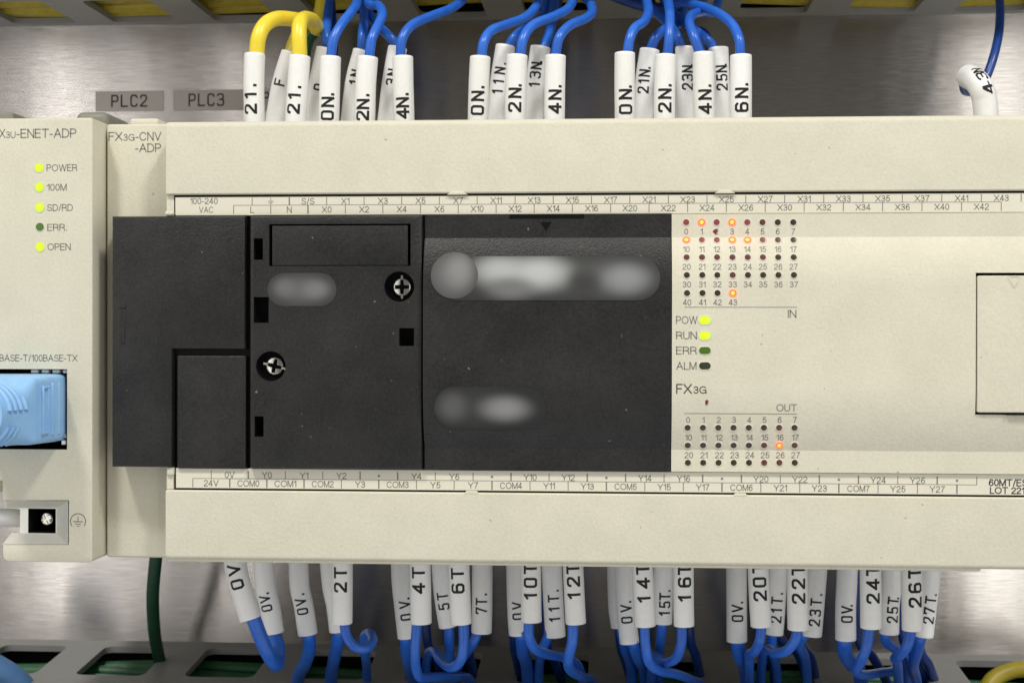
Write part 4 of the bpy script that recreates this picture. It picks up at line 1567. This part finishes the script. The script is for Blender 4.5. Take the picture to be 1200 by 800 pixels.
T = [
    # label, wire, tube, row, text, off, up-x
    ('blue wire in a white tube marked 0N, first blue one beside the yellow pair', [(388, 64, YF), (391, 46, YF), (400, 29, 24), (411, 15, 28), (417, 6, 34), (418, -4, 44)],
     [(384, 172), (385.5, 137), (386.5, 100), (387.5, 65)], YF, [('0', 137), ('N', 121.5), ('.', 108)], 0, 415),
    ('blue wire in a leaning tube half hidden by the first 0N wire', [(383, 56, YB), (382, 40, YB), (384, 15, 50), (385, -5, 56)], [(362, 170), (368, 137), (374, 95), (382, 57)], YB,
     [('0', 104)], 4, 386),
    ('blue wire in a white tube marked 2N beside the first 0N wire', [(433, 64, YF), (436, 45, YF), (444, 28, 25), (448, 17, 29), (444, 7, 36), (430, 0, 44)],
     [(426, 172), (427.5, 137), (428.5, 100), (431, 66)], YF, [('2', 137.5), ('N', 124), ('.', 109)], -1, 422),
    ('blue wire in a leaning tube half hidden by the first 2N wire', [(424, 58, YB), (425, 40, YB), (427, 20, 50), (424, -5, 58)], [(407, 170), (411, 137), (416, 95), (425, 58)], YB,
     [('1', 98), ('N', 88)], 2, 420),
    ('blue wire in a white tube marked 4N sweeping up to the right', [(469.5, 63, YF), (472, 44, YF), (484, 29, 25), (505, 19.5, 31), (527, 11, 38), (541, 1, 46), (543, -10, 52)],
     [(474, 172), (473.5, 137), (472.5, 100), (472, 65)], YF, [('4', 135), ('N', 122), ('.', 108)], 0, 545),
    ('blue wire in a leaning tube half hidden by the first 4N wire', [(463, 52, YB), (455, 42, YB), (443, 30, 48), (432, 15, 54), (425, 0, 60)], [(449, 170), (454, 137), (459, 95), (466, 54)], YB,
     [('3', 98), ('N', 87)], 2, 418),
    ('blue wire in a white tube marked 0N, leftmost of the middle group above', [(564.5, 65, YF), (567, 49, YF), (576, 36, 25), (595, 28.5, 30), (615, 21, 36), (628, 8, 44), (632, -6, 52)],
     [(559.5, 172), (560.2, 137), (561.2, 100), (562.8, 66)], YF, [('0', 131), ('N', 114.5), ('.', 99.5)], 0, 635),
    ('blue wire in a white tube marked 11N behind the middle group', [(598, 52, YB), (604, 43, YB), (615, 34, 47), (630, 25, 54), (640, 8, 60)], [(578, 170), (582, 137), (586, 95), (592.5, 54)], YB,
     [('1', 109), ('1', 97.5), ('N', 85), ('.', 73.5)], -1, 645),
    ('blue wire in a white tube marked 2N, centre of the middle group above', [(610, 64, YF), (613, 46, YF), (624, 30, 25), (648, 20, 31), (665, 11, 38), (672, -1, 46), (672, -12, 52)],
     [(603, 172), (603.6, 137), (604.5, 100), (606, 66)], YF, [('2', 127.5), ('N', 111), ('.', 97.5)], 0, 672),
    ('blue wire in a white tube marked 13N behind the middle group', [(638, 53, YB), (643, 40, 46), (648, 20, 52), (650, 0, 58)], [(622, 170), (625.5, 137), (628, 95), (633.5, 56)], YB,
     [('1', 101), ('3', 90), ('N', 79.5), ('.', 71.5)], -1, 652),
    ('blue wire in a white tube marked 4N, rightmost of the middle group above', [(651.5, 62, YF), (656, 43, YF), (668, 30, 26), (686, 22, 32), (694, 14, 38), (691, 2, 46), (684, -8, 54)],
     [(649, 172), (649.8, 137), (650.2, 100), (651, 65)], YF, [('4', 129), ('N', 113), ('.', 98.5)], 1, 684),
    ('blue wire in a white tube marked 0N, leftmost of the right group above', [(735, 63, YF), (738, 46, YF), (744, 33, 24), (755, 25, 28), (760, 12, 36), (758, -4, 46)],
     [(732, 172), (732.3, 137), (732, 100), (732.2, 64)], YF, [('0', 130), ('N', 112.5), ('.', 99)], 1, 757),
    ('blue wire in a white tube marked 21N behind the right group', [(763, 57, YB), (768, 45, YB), (777, 36, 45), (790, 30, 52), (800, 15, 60)], [(751, 170), (754, 137), (756, 95), (761.5, 59)], YB,
     [('2', 107.5), ('1', 97), ('N', 88), ('.', 78.5)], -2, 800),
    ('blue wire in a white tube marked 2N, second of the right group above', [(782.5, 62, YF), (784.5, 40, YF), (785, 18, 26), (783, 2, 36), (780, -10, 46)],
     [(778.5, 172), (778.6, 137), (779, 100), (780, 63)], YF, [('2', 128), ('N', 112), ('.', 97.5)], 0, 780),
    ('blue wire in a white tube marked 23N behind the right group', [(798, 55, YB), (793, 42, YB), (783, 28, 47), (768, 14, 54), (755, 0, 60)], [(803, 170), (803, 137), (802.5, 95), (803, 57)], YB,
     [('2', 103.5), ('3', 93), ('N', 83), ('.', 75)], 3, 750),
    ('blue wire in a white tube marked 4N, third of the right group above', [(820, 62, YF), (813, 43, YF), (808, 27, 26), (811, 18, 32), (822, 14, 42), (840, 8, 52)],
     [(826, 172), (825.2, 137), (824.5, 100), (824.3, 63)], YF, [('4', 129.5), ('N', 113), ('.', 98)], 1, 850),
    ('blue wire in a white tube marked 25N behind the right group', [(834, 53, YB), (826, 45, YB), (812, 34, 47), (798, 22, 54), (785, 5, 60)], [(846, 170), (845, 137), (843.5, 95), (841.8, 55)], YB,
     [('2', 104), ('5', 93), ('N', 83), ('.', 75)], 2, 780),
    ('blue wire in a white tube marked 6N arching back to the left', [(867.5, 63, YF), (866, 46, YF), (858, 29, 26), (842, 16, 32), (822, 8, 40), (800, 3, 48), (780, 0, 56)],
     [(868.5, 172), (868.3, 137), (868.3, 100), (868.2, 65)], YF, [('6', 127.5), ('N', 111), ('.', 96.5)], 0, 770),
]
for lab, wire, tube, row, text, off, ux in T:
    marked_wire('blue_wire', lab, GT, BLUE, wire, 1.06 if row == YF else 1.12, tube, row, text, off_px=off, extra=up(ux, 72, -4 if row == YF else 0))
# lone wire at the right
marked_wire('navy_wire', 'navy wire with a bent white tube marked 43N hooked over the cover', None, DARKBLUE,
            [(1133, 92, 29), (1129.5, 99, 32), (1132, 107, 36), (1144, 106, 41), (1155, 92, 44), (1164, 68, 46), (1170, 42, 50), (1172, 18, 55), (1171, -8, 62)], 1.0,
            [(1155.5, 172, 20), (1155.5, 137, 20), (1154, 118, 20), (1150, 104, 20), (1143, 94.5, 22), (1134.5, 91, 27)], 20, [('4', 108), ('3', 99), ('N', 93.5)], Rt=2.5,
            glyph=(2.0, 1.4, .36), off_px=4)
# a few more wires dropping from the upper duct behind the groups
for k, (lab, pts, r) in enumerate([
    ('thick navy wire rising behind the first 0N wire into the duct', [(392, 150, 55), (390, 60, 56), (388, 20, 58), (386, -6, 64)], 1.3),
    ('navy wire hanging behind the first 2N wire', [(428, 150, 54), (427, 60, 55), (429, 20, 58), (436, -5, 66)], 1.2),
    ('navy wire hanging behind the middle group', [(636, 150, 56), (640, 60, 57), (648, 25, 60), (655, -6, 68)], 1.25),
    ('navy wire crossing down behind the right group', [(800, 150, 55), (797, 55, 56), (788, 35, 58), (770, 12, 62), (752, -6, 70)], 1.2),
    ('navy wire crossing behind the 25N wire', [(840, 150, 57), (830, 50, 58), (810, 35, 60), (790, 18, 64), (775, -6, 70)], 1.2),
    ('navy wire lying across the duct mouth above the right group', [(715, -6, 58), (742, 4, 60), (775, 10, 60), (810, 5, 62), (835, -8, 66)], 1.3),
    ('green wire behind the yellow pair', [(352, 150, 66), (360, 60, 66), (372, 35, 67), (380, 5, 70), (384, -6, 76)], 1.0),
]):
    o = strand('navy_wire' if k < 6 else 'green_wire', lab, 'wire', 'unmarked wires behind the marked ones', [at(*p) for p in pts], r, DARKBLUE if k < 6 else GREEN, 8)

# --- below the controller
B = [
    ('thick blue wire in a leaning white tube marked 0V, leftmost below the controller', [(298.5, 728, 24), (305, 745, 25), (314, 765, 27), (322, 777, 31), (326, 775, 36), (326, 762, 39)],
     [(293.5, 725, 24), (286, 700, 24), (279, 675, 24), (272, 640, 24)], 24.5, [('0', 682), ('V', 665.5)], 0, 1.62, None, 2.35),
    ('thick blue wire in a white tube marked 0V curling up to the leftmost wire', [(321.5, 744, YB), (325.5, 755, 41), (326.5, 765, 40)],
     [(321, 742), (317, 715), (311, 685), (307.5, 640)], YB, [('0', 710), ('V', 699.5), ('.', 690.5)], -1, 1.62, None, 2.35),
    ('thick blue wire in a white tube marked 0V standing alone left of the 2T wire', [(361.5, 744, YB), (362.5, 760, 46), (357, 778, 54), (349, 795, 62)],
     [(360.8, 742), (356, 710), (351, 685), (349.5, 640)], YB, [('0', 714), ('V', 703), ('.', 692)], 0, 1.55, 345, 2.35),
    ('thick blue wire in a plain tube hidden behind the 2T wire', [(397, 741, YB), (395, 755, 46), (391, 775, 54), (388, 795, 62)],
     [(397.5, 738), (394, 710), (389, 685), (385, 640)], YB, [], 0, 1.5, 388, 2.3),
    ('blue wire in a white tube marked 2T with its end curled into a hook', [(403.5, 730, YF), (406.5, 745, YF), (416, 757, 22), (429, 759, 23), (436.5, 751, 26), (434, 742, 31), (427, 746, 38), (428, 765, 48), (430, 790, 62)],
     [(400.5, 728.5), (400.8, 700), (401, 640)], YF, [('2', 686), ('T', 669)], 0, 1.08, 430, None),
    ('blue wire in a white tube marked 0V half hidden by the 4T wire', [(476, 749, YB), (477, 765, 48), (481, 785, 58), (485, 800, 66)],
     [(477.5, 747), (473.5, 710), (470.5, 680), (469, 640)], YB, [('0', 721), ('V', 706.5), ('.', 697)], 3, 1.5, 486, None),
    ('blue wire in a white tube marked 4T bending sharply to the right', [(488.5, 732, YF), (486.8, 755, YF), (487, 778, 24), (492, 793, 29), (506, 793, 38), (530, 793, 50), (552, 798, 62)],
     [(493.5, 730.5), (493, 700), (492, 640)], YF, [('4', 687), ('T', 669)], -1, 1.08, 556, None),
    ('blue wire in a white tube marked 5T half hidden by the 6T wire', [(526, 736, YB), (526.5, 750, 44), (527, 770, 52), (530, 790, 62)],
     [(525.5, 734), (521.5, 710), (518.5, 685), (516, 640)], YB, [('5', 708.5), ('T', 696.5)], 0, 1.15, 530, None),
    ('blue wire in a white tube marked 6T turning back to the left', [(543, 733, YF), (543.2, 755, YF), (539.5, 774, 23), (528, 781.5, 27), (516, 773, 36), (508, 762, 46), (500, 775, 58)],
     [(540.3, 731.5), (539, 700), (537, 640)], YF, [('6', 687), ('T', 670)], -1, 1.08, 500, None),
    ('blue wire in a white tube marked 7T right of the 6T wire', [(559, 743, YB), (553, 755, 43), (544, 768, 50), (536, 785, 60)],
     [(564.3, 741), (565, 710), (565.5, 640)], YB, [('7', 713), ('T', 702.5), ('.', 691)], 0, 1.1, 532, 2.35),
    ('blue wire in a white tube marked 0V half hidden by the 10T wire', [(611, 746, YB), (613, 765, 50), (618, 785, 60)],
     [(607.5, 744), (605.5, 710), (604, 640)], YB, [('0', 720), ('V', 707.5)], 2, 1.5, 620, None),
    ('blue wire in a white tube marked 10T bending right under the 11T wire', [(619.5, 731, YF), (620, 746, YF), (627, 760, 25), (642, 766, 32), (660, 770, 42), (680, 785, 56)],
     [(622.8, 729), (622.3, 700), (622, 640)], YF, [('1', 695.5), ('0', 680.5), ('T', 664)], 0, 1.08, 690, None),
    ('blue wire in a white tube marked 11T between 10T and 12T', [(642, 746, YB), (636, 760, 46), (632, 780, 58)],
     [(651, 744), (648.5, 705), (645.5, 640)], YB, [('1', 723), ('1', 711), ('T', 699), ('.', 687)], 1, 1.1, 630, 2.35),
    ('blue wire in a white tube marked 12T bending behind itself', [(671.5, 733, YF), (670.5, 752, YF), (666, 772, 25), (668, 784, 34), (682, 793, 50), (694, 800, 64)],
     [(674.8, 731), (673.2, 700), (670.5, 640)], YF, [('1', 695), ('2', 679.5), ('T', 664)], 0, 1.12, 696, None),
    ('blue wire in a plain tube behind the 0V wire left of 14T', [(728, 738, 50), (733, 760, 54), (740, 785, 62)],
     [(727.5, 735, 50), (724, 705, 50), (722.5, 640, 50)], 50, [], 0, 1.3, 742, None),
    ('blue wire in a white tube marked 0V half hidden by the 14T wire', [(742.5, 755, YB), (747, 770, 50), (755, 790, 62)],
     [(737.8, 753), (733.5, 710), (731, 640)], YB, [('0', 724), ('V', 710.5), ('.', 700)], 0, 1.3, 760, None),
    ('blue wire in a white tube marked 14T bending right under the 15T wire', [(755.5, 735, YF), (756.5, 755, YF), (761, 776, 24), (774, 785.5, 29), (792, 789, 38), (810, 796, 52), (822, 805, 64)],
     [(756, 733), (754.5, 700), (752, 640)], YF, [('1', 699), ('4', 681), ('T', 664.5)], 0, 1.08, 824, None),
    ('blue wire in a white tube marked 15T between 14T and 16T', [(776, 733, YB), (774, 750, 46), (772, 775, 60)],
     [(776, 731), (777, 700), (778.5, 640)], YB, [('1', 716), ('5', 706), ('T', 696.5), ('.', 687)], 2, 1.1, 772, None),
    ('blue wire in a white tube marked 16T hooking back to the left', [(799, 735, YF), (798.5, 752, YF), (793.5, 769, 24), (783, 775.5, 28), (774, 772, 36), (765, 775, 50)],
     [(801.5, 733.5), (801, 700), (800.8, 640)], YF, [('1', 698), ('6', 680), ('T', 665)], 1, 1.08, 760, None),
    ('thick blue wire in a white tube marked 0V left of the 20T wire', [(864.5, 752, YB), (867, 768, 48), (874, 788, 58)],
     [(863.5, 750), (863.3, 710), (863, 640)], YB, [('0', 722), ('V', 710.5), ('.', 700.5)], 0, 1.6, 878, 2.35),
    ('blue wire in a white tube marked 20T curving left', [(892, 736, YF), (890.5, 750, YF), (885, 762, 25), (879, 767, 31), (878, 775, 44)],
     [(892, 734.5), (890, 700), (887.3, 640)], YF, [('2', 696), ('0', 680), ('T', 663)], 0, 1.08, 880, None),
    ('blue wire in a white tube marked 21T between 20T and 22T', [(905, 745, YB), (905, 760, 46), (910, 785, 60)],
     [(906.5, 743), (909, 710), (913, 640)], YB, [('2', 723.5), ('1', 712.5), ('T', 701.5), ('.', 690)], 0, 1.1, 914, None),
    ('blue wire in a white tube marked 22T curving left', [(934.5, 737, YF), (931.5, 750, YF), (921.5, 762, 24), (908, 764.5, 29), (899, 760, 38), (893, 775, 56)],
     [(935.3, 735.5), (934.6, 700), (934, 640)], YF, [('2', 699), ('2', 682), ('T', 665.5)], 0, 1.08, 890, None),
    ('blue wire in a white tube marked 23T right of the 22T wire', [(942, 745, YB), (937, 755, 46), (945, 780, 58)],
     [(950.5, 745), (953.5, 710), (959, 640)], YB, [('2', 727), ('3', 715.5), ('T', 703), ('.', 691)], 1, 1.1, 948, 2.35),
    ('thick blue wire in a white tube marked 0V left of the 24T wire', [(989.5, 752, YB), (990.5, 765, 46), (998, 778, 52), (1008, 790, 62)],
     [(991, 750), (991, 710), (992.5, 680), (993.5, 640)], YB, [('0', 723), ('V', 712), ('.', 704)], 0, 1.65, 1012, 2.35),
    ('blue wire in a white tube marked 24T bending toward the viewer', [(1018.5, 737, YF), (1015.5, 757, YF), (1009, 774, 24), (1003.5, 786, 29), (1014, 790, 44), (1040, 787, 58), (1056, 790, 66)],
     [(1020.8, 735.5), (1020.5, 700), (1020, 640)], YF, [('2', 699), ('4', 682.5), ('T', 666)], 1, 1.1, 1060, None),
    ('blue wire in a white tube marked 25T between 24T and 26T', [(1037, 744, YB), (1040, 753, 45), (1052, 762, 50), (1062, 780, 60)],
     [(1042, 742), (1042.5, 710), (1045, 685), (1045, 640)], YB, [('2', 723.5), ('5', 712.5), ('T', 701.5), ('.', 695)], 2, 1.15, 1066, None),
    ('blue wire in a white tube marked 26T curving left', [(1067, 741, YF), (1062.5, 757, YF), (1054, 768, 25), (1049, 771, 31), (1052, 780, 46)],
     [(1069.3, 739.5), (1068.8, 700), (1067.5, 640)], YF, [('2', 703.5), ('6', 686.5), ('T', 669)], 2, 1.12, 1056, None),
    ('blue wire in a white tube marked 27T, rightmost below the controller', [(1078, 749, YB), (1075, 762, 46), (1070, 780, 54), (1074, 800, 66)],
     [(1081.5, 747), (1085.5, 710), (1089, 680), (1091, 640)], YB, [('2', 724), ('7', 713), ('T', 700.5), ('.', 691)], 2, 1.3, 1078, None),
]
for lab, wire, tube, row, text, off, rw, dx_, Rt in B:
    marked_wire('blue_wire', lab, GB, BLUE, wire, rw, tube, row, text, Rt=Rt or 2.25, off_px=off, extra=dn(dx_) if dx_ else None,
                glyph=(2.5, 2.15, .54) if row < 30 else (2.3, 1.5, .41))
NB = [
    ('blue wire dropping into the duct behind the 4T wire', [(497, 640, 60), (500, 745, 60), (512, 775, 64), (520, 800, 74)]),
    ('blue wire dropping into the duct right of the 4T wire', [(545, 640, 62), (548, 750, 62), (552, 775, 66), (556, 800, 74)]),
    ('blue wire dropping into the duct behind the 10T wire', [(600, 640, 60), (602, 745, 60), (606, 775, 66), (612, 802, 76)]),
    ('blue wire dropping into the duct behind the 12T wire', [(640, 640, 62), (640, 745, 62), (650, 775, 66), (660, 802, 76)]),
    ('blue wire dropping into the duct left of the 14T wire', [(722, 640, 62), (726, 742, 62), (733, 775, 66), (742, 802, 76)]),
    ('blue wire dropping into the duct right of the 16T wire', [(806, 640, 62), (808, 738, 62), (816, 770, 66), (823, 802, 76)]),
    ('blue wire dropping into the duct behind the 20T wire', [(884, 640, 60), (890, 745, 62), (905, 775, 66), (908, 802, 76)]),
    ('blue wire sweeping right into the duct below the 22T wire', [(902, 640, 60), (912, 740, 60), (935, 765, 64), (948, 802, 76)]),
    ('blue wire sweeping right into the duct below the 23T wire', [(922, 640, 62), (934, 740, 62), (950, 770, 66), (957, 802, 76)]),
    ('blue wire crossing the duct mouth under the 24T wire', [(1000, 640, 60), (1006, 745, 60), (1022, 768, 62), (1040, 800, 76)]),
    ('blue wire looping right of the 26T wire into the duct', [(1070, 640, 60), (1076, 750, 60), (1088, 778, 66), (1098, 804, 76)]),
    ('blue wire behind the 25T wire dropping into the duct', [(1050, 640, 62), (1058, 745, 62), (1072, 770, 66), (1088, 804, 76)]),
]
for lab, pts in NB:
    strand('blue_wire', lab, 'wire', 'unmarked wires behind the marked ones', [at(*p) for p in pts], 1.15, DARKBLUE, 8)  # rear strands: shade put in by a darker blue
strand('green_wire', 'dark green wire hanging below the narrow adapter into the lower duct', 'wire', None,
       [at(187, 620, 55), at(182, 660, 58), at(179, 700, 62), at(181, 740, 68), at(186, 768, 76), at(192, 790, 80)] + [Vector((ax(194, 80, 780), 80, zb - 16))], 1.55, DKGREEN, 10, 16)
strand('yellow_cable', 'thick yellow cable arching out of the lower duct at the right edge', 'cable', None,
       [at(1150, 830, 62), at(1160, 800, 66), at(1180, 787, 68), at(1205, 783, 68), at(1240, 785, 68), at(1290, 810, 68)], 2.0, DYELLOW, 10, 16)
strand('blue_cable', 'thick dull blue cable curving out of the lower duct at the left edge', 'cable', None,
       [at(-60, 760, 52), at(-30, 772, 54), at(-4, 785, 56), at(18, 800, 58), at(36, 822, 60)], 3.6, DLBLUE, 10, 20)
strand('white_wire', 'white wire entering the earth terminal notch from the left', 'wire', None,
       [at(-60, 612, 4), at(-20, 607, 5), at(8, 606, 6.5), at(24, 607, 8), at(36, 608, 9.2)], 1.85, WHITEW, 8, 16)
